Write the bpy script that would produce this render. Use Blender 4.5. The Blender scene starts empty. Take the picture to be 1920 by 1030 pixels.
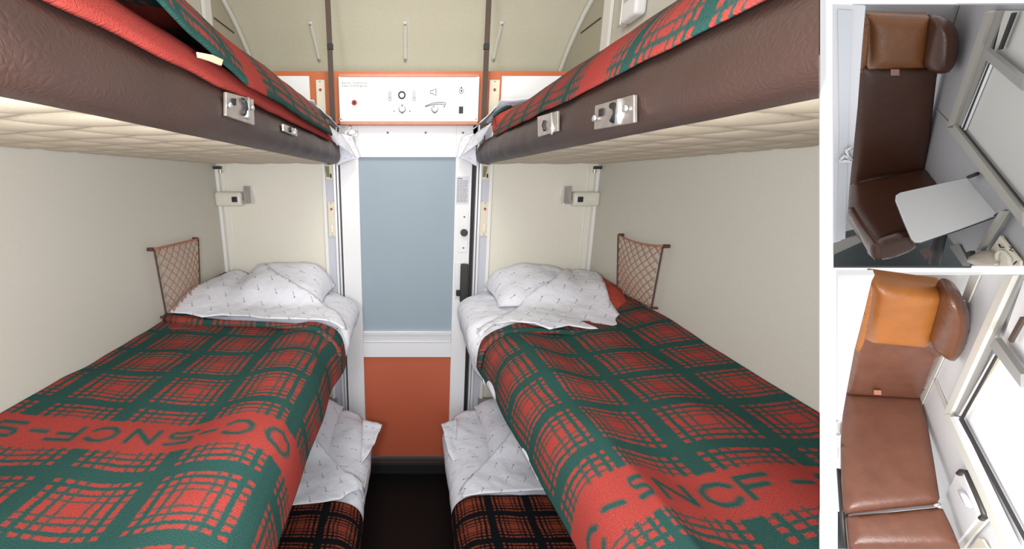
import bpy, bmesh, math, random
from mathutils import Vector, Matrix, noise
from mathutils.geometry import delaunay_2d_cdt
random.seed(4)
SC = bpy.context.scene
COL = SC.collection
# ------------------------------------------------------------------ camera
F, PX, PY = 760.0, 764.0, 515.0
PIT = math.atan((515-337)/F)
CP, SP = math.cos(PIT), math.sin(PIT)
CAMH = 1.69                      # height of the camera above the floor
O = Vector((0, 0, CAMH))
cam = bpy.data.cameras.new('camera'); camo = bpy.data.objects.new('camera', cam); COL.objects.link(camo)
cam.sensor_fit = 'HORIZONTAL'; cam.sensor_width = 36.0; cam.lens = 36.0*F/1920.0
cam.shift_x = (960-PX)/1920.0; cam.clip_start = 0.05; cam.clip_end = 100
camo.location = O; camo.rotation_euler = (math.pi/2-PIT, 0, 0)
SC.camera = camo

def ray(x, y):
    a = (x-PX)/F; b = -(y-PY)/F
    return Vector((a, CP+b*SP, -SP+b*CP))
def onY(x, y, Y):
    r = ray(x, y); return O + r*(Y/r.y)
def onX(x, y, X):
    r = ray(x, y); return O + r*(X/r.x)
def onZ(x, y, z):
    r = ray(x, y); return O + r*(z/r.z)       # z relative to the camera height
def hit(x, y, H):
    r = ray(x, y); r.normalize(); t = 0.3
    while t < 4:
        p = r*t
        if p.z < H(p.x, p.y) : break
        if abs(p.x) > .945 or p.y > 2.06: break
        t += 0.002
    return (p.x, p.y)

# ------------------------------------------------------------------ materials
def nodes(name):
    m = bpy.data.materials.new(name); m.use_nodes = True
    nt = m.node_tree; return m, nt, nt.nodes['Principled BSDF']
def N(nt, t, **kw):
    n = nt.nodes.new(t)
    for k, v in kw.items(): setattr(n, k, v)
    return n
def math_(nt, op, a, b=None, c=None, clamp=False):
    n = N(nt, 'ShaderNodeMath', operation=op); n.use_clamp = clamp
    for i, v in enumerate((a, b, c)):
        if v is None: continue
        if isinstance(v, (int, float)): n.inputs[i].default_value = v
        else: nt.links.new(v, n.inputs[i])
    return n.outputs[0]
def bump(nt, bs, h, s, d=.01):
    b = N(nt, 'ShaderNodeBump'); b.inputs['Strength'].default_value = s; b.inputs['Distance'].default_value = d
    nt.links.new(h, b.inputs['Height']); nt.links.new(b.outputs[0], bs.inputs['Normal'])
def noi(nt, scale, det=3, vec=None):
    n = N(nt, 'ShaderNodeTexNoise'); n.inputs['Scale'].default_value = scale; n.inputs['Detail'].default_value = det
    if vec is None:
        tc = N(nt, 'ShaderNodeTexCoord'); vec = tc.outputs['Object']
    nt.links.new(vec, n.inputs['Vector']); return n.outputs['Fac']
def mat(name, col, rough=.5, metal=0, var=0, vs=20, bs=0, bsc=200, spec=.5, coat=0, bd=.002):
    m, nt, b = nodes(name)
    b.inputs['Base Color'].default_value = (*col, 1); b.inputs['Roughness'].default_value = rough
    b.inputs['Metallic'].default_value = metal; b.inputs['Specular IOR Level'].default_value = spec
    b.inputs['Coat Weight'].default_value = coat
    if var:
        mx = N(nt, 'ShaderNodeMix', data_type='RGBA'); f = noi(nt, vs)
        mx.inputs[6].default_value = (*[c*(1-var) for c in col], 1); mx.inputs[7].default_value = (*[min(1, c*(1+var)) for c in col], 1)
        nt.links.new(f, mx.inputs[0]); nt.links.new(mx.outputs[2], b.inputs['Base Color'])
    if bs: bump(nt, b, noi(nt, bsc, 2), bs, bd)
    return m

def leather(name, col, rough=.4, scale=90, var=.25, bs=.5):
    m, nt, b = nodes(name)
    tc = N(nt, 'ShaderNodeTexCoord')
    v = N(nt, 'ShaderNodeTexVoronoi', feature='DISTANCE_TO_EDGE'); v.inputs['Scale'].default_value = scale
    dn = N(nt, 'ShaderNodeTexNoise'); dn.inputs['Scale'].default_value = 14
    nt.links.new(tc.outputs['Object'], dn.inputs['Vector'])
    ad = N(nt, 'ShaderNodeMix', data_type='VECTOR'); ad.inputs[0].default_value = .06
    nt.links.new(tc.outputs['Object'], ad.inputs[4]); nt.links.new(dn.outputs['Color'], ad.inputs[5])
    nt.links.new(ad.outputs[1], v.inputs['Vector'])
    mx = N(nt, 'ShaderNodeMix', data_type='RGBA'); f = noi(nt, 9, 4, tc.outputs['Object'])
    mx.inputs[6].default_value = (*[c*(1-var) for c in col], 1); mx.inputs[7].default_value = (*[c*(1+var) for c in col], 1)
    nt.links.new(f, mx.inputs[0]); nt.links.new(mx.outputs[2], b.inputs['Base Color'])
    b.inputs['Roughness'].default_value = rough
    h = math_(nt, 'MULTIPLY', v.outputs['Distance'], 3.0, clamp=True)
    bump(nt, b, h, bs, .0012)
    return m

def plaid(name, red, green, u0, T=.205, Tv=.157, half=.122, band=.052):
    m, nt, b = nodes(name)
    uv = N(nt, 'ShaderNodeUVMap'); uv.uv_map = 'UVMap'
    nz = N(nt, 'ShaderNodeTexNoise'); nz.inputs['Scale'].default_value = 170; nz.inputs['Detail'].default_value = 2
    nt.links.new(uv.outputs[0], nz.inputs['Vector'])
    n2 = N(nt, 'ShaderNodeTexNoise'); n2.inputs['Scale'].default_value = 9
    nt.links.new(uv.outputs[0], n2.inputs['Vector'])
    sx = N(nt, 'ShaderNodeSeparateXYZ'); nt.links.new(uv.outputs[0], sx.inputs[0])
    sn = N(nt, 'ShaderNodeSeparateColor'); nt.links.new(nz.outputs['Color'], sn.inputs[0])
    s2 = N(nt, 'ShaderNodeSeparateColor'); nt.links.new(n2.outputs['Color'], s2.inputs[0])
    def jit(o, c, c2):
        a = math_(nt, 'MULTIPLY_ADD', math_(nt, 'SUBTRACT', c, .5), .008, o)
        return math_(nt, 'MULTIPLY_ADD', math_(nt, 'SUBTRACT', c2, .5), .014, a)
    u = jit(sx.outputs[0], sn.outputs[0], s2.outputs[0]); v = jit(sx.outputs[1], sn.outputs[1], s2.outputs[1])
    def ramp(x):
        r = N(nt, 'ShaderNodeValToRGB'); e = r.color_ramp.elements
        st = [(0, 1), (.20, 0), (.31, 1), (.42, 0), (.55, .95), (.63, 0), (.75, .85), (.81, 0)]
        pts = [(0, 1)]
        for (p, val), (_, pv) in zip(st[1:], st[:-1]): pts += [(p-.014, pv), (p+.014, val)]
        pts.append((1, 0))
        e[0].position = 0; e[0].color = (1, 1, 1, 1); e[1].position = 1; e[1].color = (0, 0, 0, 1)
        for p, val in pts[1:-1]:
            k = e.new(p); k.color = (val, val, val, 1)
        nt.links.new(x, r.inputs[0]); return r.outputs[0]
    pu = math_(nt, 'MULTIPLY', math_(nt, 'PINGPONG', math_(nt, 'DIVIDE', math_(nt, 'SUBTRACT', u, u0), T), .5), 2.0)
    av = math_(nt, 'ABSOLUTE', v)
    pv = math_(nt, 'MULTIPLY', math_(nt, 'PINGPONG', math_(nt, 'DIVIDE', math_(nt, 'SUBTRACT', av, half), Tv), .5), 2.0)
    g = math_(nt, 'MAXIMUM', ramp(pu), math_(nt, 'MULTIPLY', ramp(pv), math_(nt, 'GREATER_THAN', av, half-.075)))
    inb = N(nt, 'ShaderNodeMapRange'); inb.inputs[1].default_value = band-.003; inb.inputs[2].default_value = band+.003
    nt.links.new(av, inb.inputs[0])
    g = math_(nt, 'MULTIPLY', g, inb.outputs[0])
    at = N(nt, 'ShaderNodeAttribute', attribute_name='ink')
    g = math_(nt, 'MAXIMUM', g, at.outputs['Fac'], clamp=True)
    mx = N(nt, 'ShaderNodeMix', data_type='RGBA'); mx.inputs[6].default_value = (*red, 1); mx.inputs[7].default_value = (*green, 1)
    nt.links.new(g, mx.inputs[0])
    fz = N(nt, 'ShaderNodeTexNoise'); fz.inputs['Scale'].default_value = 420; fz.inputs['Detail'].default_value = 3
    nt.links.new(uv.outputs[0], fz.inputs['Vector'])
    m2 = N(nt, 'ShaderNodeMix', data_type='RGBA', blend_type='MULTIPLY'); m2.inputs[0].default_value = .55
    gr = N(nt, 'ShaderNodeMapRange'); gr.inputs[1].default_value = .3; gr.inputs[2].default_value = .7; gr.inputs[3].default_value = .45; gr.inputs[4].default_value = 1.25
    nt.links.new(fz.outputs['Fac'], gr.inputs[0])
    nt.links.new(mx.outputs[2], m2.inputs[6]); nt.links.new(gr.outputs[0], m2.inputs[7])
    nt.links.new(m2.outputs[2], b.inputs['Base Color'])
    b.inputs['Roughness'].default_value = 1; b.inputs['Specular IOR Level'].default_value = .1
    bump(nt, b, fz.outputs['Fac'], .5, .004)
    return m

def sheetmat(name):
    m, nt, b = nodes(name)
    uv = N(nt, 'ShaderNodeUVMap'); uv.uv_map = 'UVMap'
    sx = N(nt, 'ShaderNodeSeparateXYZ'); nt.links.new(uv.outputs[0], sx.inputs[0])
    CU, CV = .082, .066
    row = math_(nt, 'DIVIDE', sx.outputs[1], CV)
    fl = math_(nt, 'FLOOR', row)
    u = math_(nt, 'ADD', math_(nt, 'DIVIDE', sx.outputs[0], CU), math_(nt, 'MULTIPLY', fl, .37))
    lu = math_(nt, 'MULTIPLY', math_(nt, 'SUBTRACT', math_(nt, 'FRACT', u), .5), CU)
    lv = math_(nt, 'MULTIPLY', math_(nt, 'SUBTRACT', math_(nt, 'FRACT', row), .5), CV)
    da = math_(nt, 'MULTIPLY', math_(nt, 'LESS_THAN', math_(nt, 'ABSOLUTE', lu), .0105), math_(nt, 'LESS_THAN', math_(nt, 'ABSOLUTE', lv), .0019))
    cut = math_(nt, 'GREATER_THAN', math_(nt, 'FRACT', math_(nt, 'MULTIPLY', lu, 190.0)), .3)
    da = math_(nt, 'MULTIPLY', da, cut)
    du = math_(nt, 'SUBTRACT', lu, .0165)
    dot = math_(nt, 'LESS_THAN', math_(nt, 'ADD', math_(nt, 'MULTIPLY', du, du), math_(nt, 'MULTIPLY', lv, lv)), .0000095)
    f = math_(nt, 'MAXIMUM', math_(nt, 'MULTIPLY', da, .6), math_(nt, 'MULTIPLY', dot, .85))
    mx = N(nt, 'ShaderNodeMix', data_type='RGBA'); mx.inputs[6].default_value = (.80, .81, .88, 1); mx.inputs[7].default_value = (.06, .07, .13, 1)
    nt.links.new(f, mx.inputs[0]); nt.links.new(mx.outputs[2], b.inputs['Base Color'])
    b.inputs['Roughness'].default_value = .9; b.inputs['Specular IOR Level'].default_value = .2
    bump(nt, b, noi(nt, 26, 4), .45, .012)
    return m

M = dict(
    wall=mat('cream_panel', (.76, .73, .635), .55, var=.03, vs=60, bs=.08, bsc=300),
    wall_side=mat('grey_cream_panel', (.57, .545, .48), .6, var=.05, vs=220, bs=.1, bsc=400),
    roof=mat('roof_lining', (.74, .715, .61), .6, var=.06, vs=70, bs=.1, bsc=300),
    white=mat('white_enamel', (.80, .80, .82), .4),
    trim=mat('pale_trim', (.80, .80, .78), .4),
    alu=mat('brushed_aluminium', (.78, .78, .81), .42, metal=.35, var=.03, vs=40),
    lilac=mat('lilac_grey_post', (.53, .54, .60), .5),
    dark=mat('black_rubber', (.012, .012, .013), .6),
    floor=mat('black_floor', (.007, .007, .0075), .55, var=.3, vs=90, bs=.1, bsc=120),
    orange=mat('orange_red_laminate', (.52, .115, .055), .5, var=.05, vs=200),
    fascia=mat('orange_fascia', (.50, .13, .045), .5, var=.08, vs=80),
    redtrim=mat('pinkish_wood_trim', (.52, .22, .14), .45, var=.2, vs=25),
    glass=mat('blue_grey_glass', (.31, .375, .43), .55, var=.03, vs=8, spec=.2),
    beige=mat('beige_plastic', (.72, .66, .53), .45),
    ivory=mat('ivory_plastic', (.68, .66, .58), .4),
    chrome=mat('chrome', (.72, .72, .73), .28, metal=.85),
    steel=mat('worn_steel', (.5, .46, .42), .38, metal=.9, var=.3, vs=60),
    brownbar=mat('dark_brown_webbing', (.06, .036, .026), .6),
    leather=leather('brown_leatherette', (.044, .023, .018), .5, 120, .25, .3),
    quilt=mat('beige_quilted_vinyl', (.50, .43, .33), .55, var=.06, vs=50, bs=.15, bsc=260),
    darkleather=leather('dark_seat_leatherette', (.05, .028, .02), .45),
    sheet=sheetmat('white_printed_sheet'),
    net=mat('brown_net_cord', (.42, .17, .09), .8), netdark=mat('dark_brown_cord', (.08, .04, .03), .7),
    redink=mat('red_enamel', (.35, .03, .02), .4), black=mat('black_print', (.015, .015, .015), .5),
    grey=mat('grey_print', (.17, .17, .18), .5), knob=mat('white_knob', (.62, .62, .63), .35),
    bronze=mat('dark_bronze_handle', (.045, .042, .038), .45, metal=.4), tag=mat('cream_label', (.75, .62, .42), .7),
    plaidL=plaid('red_green_plaid_wool', (.37, .054, .044), (.026, .082, .070), .47),
    plaidR=plaid('green_red_plaid_wool', (.37, .054, .044), (.026, .082, .070), .369),
    plaidU=plaid('red_plaid_wool_upper', (.37, .054, .044), (.026, .082, .070), .10),
    plaidV=plaid('red_plaid_wool_reverse', (.34, .05, .04), (.032, .098, .084), .10, half=.40, band=1.3),
    plaidD=plaid('black_rust_plaid_wool', (.24, .050, .026), (.006, .007, .009), .33, T=.15, Tv=.115, half=.05, band=-1),
    # seats seen in the two side nooks
    seat=leather('brown_seat_leather', (.062, .022, .012), .30, 150, .2, .2),
    head=leather('tan_headrest_leather', (.17, .062, .018), .38, 150, .25, .25),
    seatb=leather('sheen_brown_leather', (.155, .060, .036), .30, 150, .3, .2),  # lighter copy of the seat leather, sheen put into its colour
    headb=leather('lit_tan_leather', (.30, .10, .018), .38, 150, .25, .3),  # headrest tan again, lightened as if lit
    wingb=leather('wing_leather', (.12, .042, .018), .3, 150, .25, .3),
    nook=mat('shaded_grey_panel', (.36, .355, .37), .6, var=.05, vs=150, bs=.15, bsc=300),  # darkened in place of the shade in the upper nook
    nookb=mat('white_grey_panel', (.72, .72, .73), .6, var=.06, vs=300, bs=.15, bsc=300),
    nookwhite=mat('white_post', (.68, .69, .74), .4), nooktrim=mat('shaded_trim', (.36, .345, .31), .5),  # trim colour also holds the upper nook's shade
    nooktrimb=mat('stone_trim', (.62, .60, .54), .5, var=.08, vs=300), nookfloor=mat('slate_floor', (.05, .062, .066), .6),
    blind=mat('pale_blind', (.50, .49, .465), .6), tabletop=mat('white_table_laminate', (.66, .66, .66), .35),
    bar=mat('grey_window_bar', (.26, .25, .235), .45),
)

# ------------------------------------------------------------------ builders
# oblique partition at the right hand end of the compartment: the right berths and wall end against it
R0 = ray(1536, 515); UP = Vector((0, SP, CP)); PN = R0.cross(UP).normalized()
if PN.x < 0: PN = -PN
TRIM = False

def empty(name, loc, label=None, cat=None, group=None):
    o = bpy.data.objects.new(name, None); COL.objects.link(o); o.location = loc; o.empty_display_size = .05
    return tag(o, label, cat, group)
def tag(o, label=None, cat=None, group=None, kind=None):
    if label: o['label'] = label
    if cat: o['category'] = cat
    if group: o['group'] = group
    if kind: o['kind'] = kind
    return o
def add(name, bm, m, parent=None, smooth=True, solid=0, bevel=0, label=None, sharp=None):
    if TRIM:
        geom = bm.verts[:]+bm.edges[:]+bm.faces[:]
        r = bmesh.ops.bisect_plane(bm, geom=geom, dist=1e-6, plane_co=O, plane_no=PN, clear_outer=True)
        if not solid:
            ce = [e for e in r['geom_cut'] if isinstance(e, bmesh.types.BMEdge)]
            if ce:
                try: bmesh.ops.edgenet_fill(bm, edges=ce)
                except Exception: pass
    if not bm.verts: bm.free(); return None
    lo = Vector((min(v.co[i] for v in bm.verts) for i in range(3))); hi = Vector((max(v.co[i] for v in bm.verts) for i in range(3)))
    c = (lo+hi)/2
    bmesh.ops.translate(bm, verts=bm.verts, vec=-c)
    bm.normal_update()
    me = bpy.data.meshes.new(name); bm.to_mesh(me); bm.free()
    me.materials.append(m)
    if smooth:
        for p in me.polygons: p.use_smooth = True
    o = bpy.data.objects.new(name, me); COL.objects.link(o); o.location = c
    if parent:
        o.parent = parent
        root = parent; L = Vector((0, 0, 0))
        while root: L += root.location; root = root.parent
        o.location = c - L
    if smooth and sharp is not None:
        md = o.modifiers.new('split', 'EDGE_SPLIT'); md.split_angle = math.radians(sharp)
    if solid:
        md = o.modifiers.new('thick', 'SOLIDIFY'); md.thickness = solid; md.offset = -1 if solid > 0 else 1; md.thickness = abs(solid)
    if bevel:
        md = o.modifiers.new('bevel', 'BEVEL'); md.width = bevel; md.segments = 3; md.limit_method = 'ANGLE'
    if label: o['label'] = label
    return o
def struct(name, bm, m, **k):
    o = add(name, bm, m, **k)
    if o: o['kind'] = 'structure'
    return o
def Z(z): return z + CAMH
def box(bm, x0, x1, y0, y1, z0, z1):         # z relative to the camera height
    vs = [bm.verts.new((x, y, Z(z))) for x in (x0, x1) for y in (y0, y1) for z in (z0, z1)]
    for f in ((0, 1, 3, 2), (4, 6, 7, 5), (0, 4, 5, 1), (2, 3, 7, 6), (0, 2, 6, 4), (1, 5, 7, 3)): bm.faces.new([vs[i] for i in f])
    bmesh.ops.recalc_face_normals(bm, faces=bm.faces)
    return bm
def B(*a): return box(bmesh.new(), *a)
def prism(pts, vec, bm=None):                # polygon of world points pushed along vec
    bm = bm or bmesh.new(); vec = Vector(vec)
    a = [bm.verts.new(p) for p in pts]; b = [bm.verts.new(Vector(p)+vec) for p in pts]
    bm.faces.new(a); bm.faces.new(b[::-1]); n = len(pts)
    for i in range(n): bm.faces.new((a[i], b[i], b[(i+1) % n], a[(i+1) % n]))
    bmesh.ops.recalc_face_normals(bm, faces=bm.faces); return bm
def tube(pts, r, bm=None, seg=8, closed=False, cap=True):
    bm = bm or bmesh.new(); pts = [Vector(p) for p in pts]; n = len(pts); rings = []
    pn = None
    for i, p in enumerate(pts):
        a = pts[i-1] if (i or closed) else p; b = pts[(i+1) % n] if (i < n-1 or closed) else p
        t = (b-a).normalized()
        if pn is None:
            pn = t.orthogonal().normalized()
        pn = (pn - t*pn.dot(t)).normalized(); q = t.cross(pn)
        rr = r[i] if isinstance(r, (list, tuple)) else r
        rings.append([bm.verts.new(p + (pn*math.cos(2*math.pi*k/seg)+q*math.sin(2*math.pi*k/seg))*rr) for k in range(seg)])
    for i in range(n if closed else n-1):
        A, C = rings[i], rings[(i+1) % n]
        for k in range(seg): bm.faces.new((A[k], A[(k+1) % seg], C[(k+1) % seg], C[k]))
    if cap and not closed:
        bm.faces.new(rings[0][::-1]); bm.faces.new(rings[-1])
    return bm
def disc(c, n, r, h, bm=None, seg=24, r2=None):   # a short cylinder standing along n
    return tube([c, Vector(c)+Vector(n)*h], [r, r2 if r2 is not None else r], bm, seg)
def circ(c, r, e1, e2, n=24, a0=0, a1=2*math.pi):
    c = Vector(c); return [c+Vector(e1)*r*math.cos(a0+(a1-a0)*i/n)+Vector(e2)*r*math.sin(a0+(a1-a0)*i/n) for i in range(n)]
EX, EY, EZ = Vector((1, 0, 0)), Vector((0, 1, 0)), Vector((0, 0, 1))
def chaikin(pts, it=2, closed=False):
    for _ in range(it):
        out = [] if closed else [pts[0]]
        rng = range(len(pts)) if closed else range(len(pts)-1)
        for i in rng:
            a, b = pts[i], pts[(i+1) % len(pts)]
            out += [tuple(a[k]*.75+b[k]*.25 for k in range(len(a))), tuple(a[k]*.25+b[k]*.75 for k in range(len(a)))]
        if not closed: out.append(pts[-1])
        pts = out
    return pts
def resample(pts, step):
    d = [0]
    for a, b in zip(pts, pts[1:]): d.append(d[-1]+math.dist(a, b))
    n = max(2, int(d[-1]/step)); out = []; j = 0
    for i in range(n+1):
        s = d[-1]*i/n
        while j < len(d)-2 and d[j+1] < s: j += 1
        t = (s-d[j])/max(1e-9, d[j+1]-d[j]); out.append((s, *[pts[j][k]*(1-t)+pts[j+1][k]*t for k in range(len(pts[0]))]))
    return out
def nz(x, y, z=0): return noise.noise(Vector((x, y, z)))

# strokes of the woven letters, in a box 1 wide and 1 high
GL = {'S': [[(.95, .95), (.1, .95), (.0, .75), (.1, .55), (.9, .45), (1, .25), (.9, .05), (.0, .05)]],
      'N': [[(.05, 0), (.05, 1), (.95, 0), (.95, 1)]],
      'C': [[(.95, .80), (.7, 1), (.3, 1), (.02, .7), (.02, .3), (.3, 0), (.7, 0), (.95, .20)]],
      'F': [[(.1, 0), (.1, 1), (1, 1)], [(.1, .52), (.8, .52)]],
      'O': [[(.5, 1), (.15, .88), (0, .5), (.15, .12), (.5, 0), (.85, .12), (1, .5), (.85, .88), (.5, 1)]],
      '-': [[(.22, .45), (.78, .45)]]}
def inkfun(text, lw=.058, lh=.046, hw=.0062):
    # text: list of (character, centre across, centre along, turn in degrees)
    segs = []
    for ch, cx, cy, rot in text:
        c, s = math.cos(math.radians(rot)), math.sin(math.radians(rot))
        for st in GL[ch]:
            P = [(cx+((x-.5)*lw)*c-((y-.5)*lh)*s, cy+((x-.5)*lw)*s+((y-.5)*lh)*c) for x, y in st]
            segs += list(zip(P, P[1:]))
    def f(u, v):
        d = 9
        for (ax, ay), (bx, by) in segs:
            if abs(u-ax) > .09: continue
            dx, dy = bx-ax, by-ay; t = max(0, min(1, ((u-ax)*dx+(v-ay)*dy)/(dx*dx+dy*dy)))
            d = min(d, math.hypot(u-ax-dx*t, v-ay-dy*t))
        return max(0, min(1, .5+(hw-d)/.004))
    return f

def sweep(name, prof, side, y0, y1, m, parent=None, step=.012, ystep=None, disp=None, solid=0, vc=0, ink=None, usign=1, label=None, smooth_it=3, close=False):
    """cross-section (|x|, z) swept along y; y0, y1 numbers or functions of the distance across"""
    pr = resample(chaikin(prof, smooth_it), step)
    L = pr[-1][0]; ystep = ystep or step
    f0 = y0 if callable(y0) else (lambda q: y0); f1 = y1 if callable(y1) else (lambda q: y1)
    ny = max(2, int(max(abs(f1(q[0])-f0(q[0])) for q in pr)/ystep))
    bm = bmesh.new(); uvl = bm.loops.layers.uv.new('UVMap'); il = bm.verts.layers.float.new('ink')
    g = []; uvs = {}
    for (q, x, z) in pr:
        r = []
        for j in range(ny+1):
            y = f0(q)+(f1(q)-f0(q))*j/ny
            X, Yy, Zz = x, y, z
            if disp: X, Yy, Zz = disp(q/L, x, y, z)
            v = bm.verts.new((X*side, Yy, Z(Zz))); r.append(v); uvs[v] = (q, y-vc)
            if ink and abs(y-vc) < .14: v[il] = ink(q, y-vc)
        g.append(r)
    for i in range(len(g)-1):
        for j in range(ny):
            f = (g[i][j], g[i+1][j], g[i+1][j+1], g[i][j+1])
            bm.faces.new(f if side > 0 else f[::-1])
    if close:
        bm.faces.new([r[0] for r in g]); bm.faces.new([r[-1] for r in g][::-1])
    for f in bm.faces:
        for l in f.loops: l[uvl].uv = uvs[l.vert]
    # make sure normals look away from the berth
    return add(name, bm, m, parent, solid=solid, label=label)

def cdt(poly, step):
    xs = [p[0] for p in poly]; ys = [p[1] for p in poly]
    bd = []
    for i in range(len(poly)):
        a, b = Vector(poly[i]), Vector(poly[(i+1) % len(poly)]); n = max(1, int((b-a).length/step))
        bd += [a.lerp(b, k/n) for k in range(n)]
    def dist(p):
        d = 1e9
        for i in range(len(poly)):
            a, b = Vector(poly[i]), Vector(poly[(i+1) % len(poly)]); e = b-a
            t = max(0, min(1, (p-a).dot(e)/max(1e-12, e.length_squared))); d = min(d, (p-a-e*t).length)
        return d
    def inside(p):
        c = False; n = len(poly)
        for i in range(n):
            (x1, y1), (x2, y2) = poly[i], poly[(i+1) % n]
            if (y1 > p.y) != (y2 > p.y) and p.x < (x2-x1)*(p.y-y1)/(y2-y1)+x1: c = not c
        return c
    pts = list(bd); nb = len(bd)
    x = min(xs)+step*.5
    while x < max(xs):
        y = min(ys)+step*.5
        while y < max(ys):
            p = Vector((x, y))
            if inside(p) and dist(p) > step*.45: pts.append(p)
            y += step
        x += step
    r = delaunay_2d_cdt(pts, [(i, (i+1) % nb) for i in range(nb)], [], 1, 1e-6)
    return r[0], [f for f in r[2]], dist

def cloth(name, poly, H, off, m, parent=None, step=.014, rot=20, wr=.004, solid=.003, label=None, fold=None):
    vs, fs, dist = cdt([tuple(p) for p in poly], step)
    bm = bmesh.new(); uvl = bm.loops.layers.uv.new('UVMap'); il = bm.verts.layers.float.new('ink')
    c, s = math.cos(math.radians(rot)), math.sin(math.radians(rot)); V = []
    for v in vs:
        d = min(1, dist(v)/.05)
        z = H(v.x, v.y)+off+wr*(1.2*nz(v.x*11, v.y*6, 3)+.6*nz(v.x*23, v.y*19, 7))*(.35+.65*d)
        V.append(bm.verts.new((v.x, v.y, Z(z))))
    uvs = {bv: (v.x*c-v.y*s, v.x*s+v.y*c) for bv, v in zip(V, vs)}
    for f in fs:
        try: bm.faces.new([V[i] for i in f])
        except ValueError: pass
    bm.normal_update()
    for f in bm.faces:
        if f.normal.z < 0: f.normal_flip()
        for l in f.loops: l[uvl].uv = uvs[l.vert]
    return add(name, bm, m, parent, solid=solid, label=label)

def puff(pts, n, bulge, thick, m, name, parent=None, step=.02, r=.06, round_=1, label=None, sag=None):
    """padded cushion: planar outline of world points, domed towards n, thick away from it"""
    n = Vector(n).normalized(); c = sum((Vector(p) for p in pts), Vector())/len(pts)
    e1 = (Vector(pts[1])-Vector(pts[0])); e1 = (e1-n*e1.dot(n)).normalized(); e2 = n.cross(e1)
    pl = [((Vector(p)-c).dot(e1), (Vector(p)-c).dot(e2)) for p in pts]
    hs = [(Vector(p)-c).dot(n) for p in pts]
    if round_: pl = chaikin(pl, round_, True)
    vs, fs, dist = cdt(pl, step); bm = bmesh.new(); T = []; Bk = []
    for v in vs:
        d = min(1, dist(v)/r); h = bulge*math.sqrt(max(0, 1-(1-d)**2)) + (sag(v) if sag else 0)*d
        T.append(bm.verts.new(c+e1*v.x+e2*v.y+n*h)); Bk.append(bm.verts.new(c+e1*v.x+e2*v.y-n*thick))
    from collections import Counter
    ed = Counter()
    for f in fs:
        a = Vector(vs[f[1]])-Vector(vs[f[0]]); b = Vector(vs[f[2]])-Vector(vs[f[0]])
        if a.x*b.y-a.y*b.x < 0: f = f[::-1]
        try:
            bm.faces.new([T[i] for i in f]); bm.faces.new([Bk[i] for i in f[::-1]])
        except ValueError: continue
        for i in range(len(f)): ed[(f[i], f[(i+1) % len(f)])] += 1
    for (i, j) in list(ed):
        if (j, i) not in ed: bm.faces.new((T[j], T[i], Bk[i], Bk[j]))
    return add(name, bm, m, parent, label=label)

def text(name, s, loc, size, m, parent, n='Y', width=None):
    cu = bpy.data.curves.new(name, 'FONT'); cu.body = s; cu.size = size; cu.align_x = 'LEFT'; cu.align_y = 'CENTER'; cu.extrude = .0004
    t = bpy.data.objects.new(name, cu); COL.objects.link(t)
    bpy.context.view_layer.update()
    dg = bpy.context.evaluated_depsgraph_get(); me = bpy.data.meshes.new_from_object(t.evaluated_get(dg))
    bpy.data.objects.remove(t)
    bm = bmesh.new(); bm.from_mesh(me)
    xs = [v.co.x for v in bm.verts]; k = (width/(max(xs)-min(xs))) if width else 1
    for v in bm.verts: v.co = Vector((loc[0]+v.co.x*k, loc[1]-v.co.z, loc[2]+v.co.y))
    return add(name, bm, m, parent, smooth=False)

# ================================================================== THE COMPARTMENT
WX, WY = .95, 2.09
struct('floor', B(-1.0, 1.0, -.1, 2.2, -1.74, -1.69), M['floor'])
struct('wall_left', B(-1.0, -WX, .05, 2.09, -1.69, 1.1), M['wall_side'], smooth=False)
TRIM = True
struct('wall_right', B(WX, 1.0, .05, 2.09, -1.69, 1.1), M['wall_side'], smooth=False)
TRIM = False
# rear bulkhead: cream panels either side of the door, thin wall above
struct('wall_back', B(-.95, -.415, WY, 2.12, -1.69, .26), M['wall'], smooth=False)
struct('wall_back', B(.415, .95, WY, 2.12, -1.69, .26), M['wall'], smooth=False)
struct('wall_above_door', B(-.95, .95, 2.10, 2.14, .2, .496), M['fascia'], smooth=False)
# corner trims of the bulkhead
for s in (-1, 1):
    bm = B(*(sorted((s*.95, s*.935))), 2.06, WY, -.6, .068); box(bm, *sorted((s*.905, s*.898)), 2.083, WY, -.6, .068)
    struct('trim_corner', bm, M['trim'], bevel=.002)
    struct('trim_post', B(*sorted((s*.425, s*.408)), 2.07, WY, -1.69, .258), M['trim'], bevel=.003, smooth=False)
    struct('trim_post_panel', B(*sorted((s*.408, s*.368)), 2.08, 2.12, -1.69, .258), M['lilac'], smooth=False)
    bm = B(*sorted((s*.368, s*.356)), 2.062, 2.12, -1.69, .258); box(bm, *sorted((s*.352, s*.343)), 2.07, 2.12, -1.69, .258)
    struct('trim_door_jamb', bm, M['alu'], bevel=.002, smooth=False)
    struct('trim_bulkhead_rail', B(*sorted((s*.95, s*.40)), 2.06, 2.09, -1.25, -1.205), M['bar'], bevel=.004, smooth=False)
struct('trim_door_gap', B(.322, .344, 2.10, 2.16, -1.69, .258), M['dark'], smooth=False)
struct('trim_door_gap', B(-.344, -.335, 2.10, 2.16, -1.69, .258), M['dark'], smooth=False)
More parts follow.
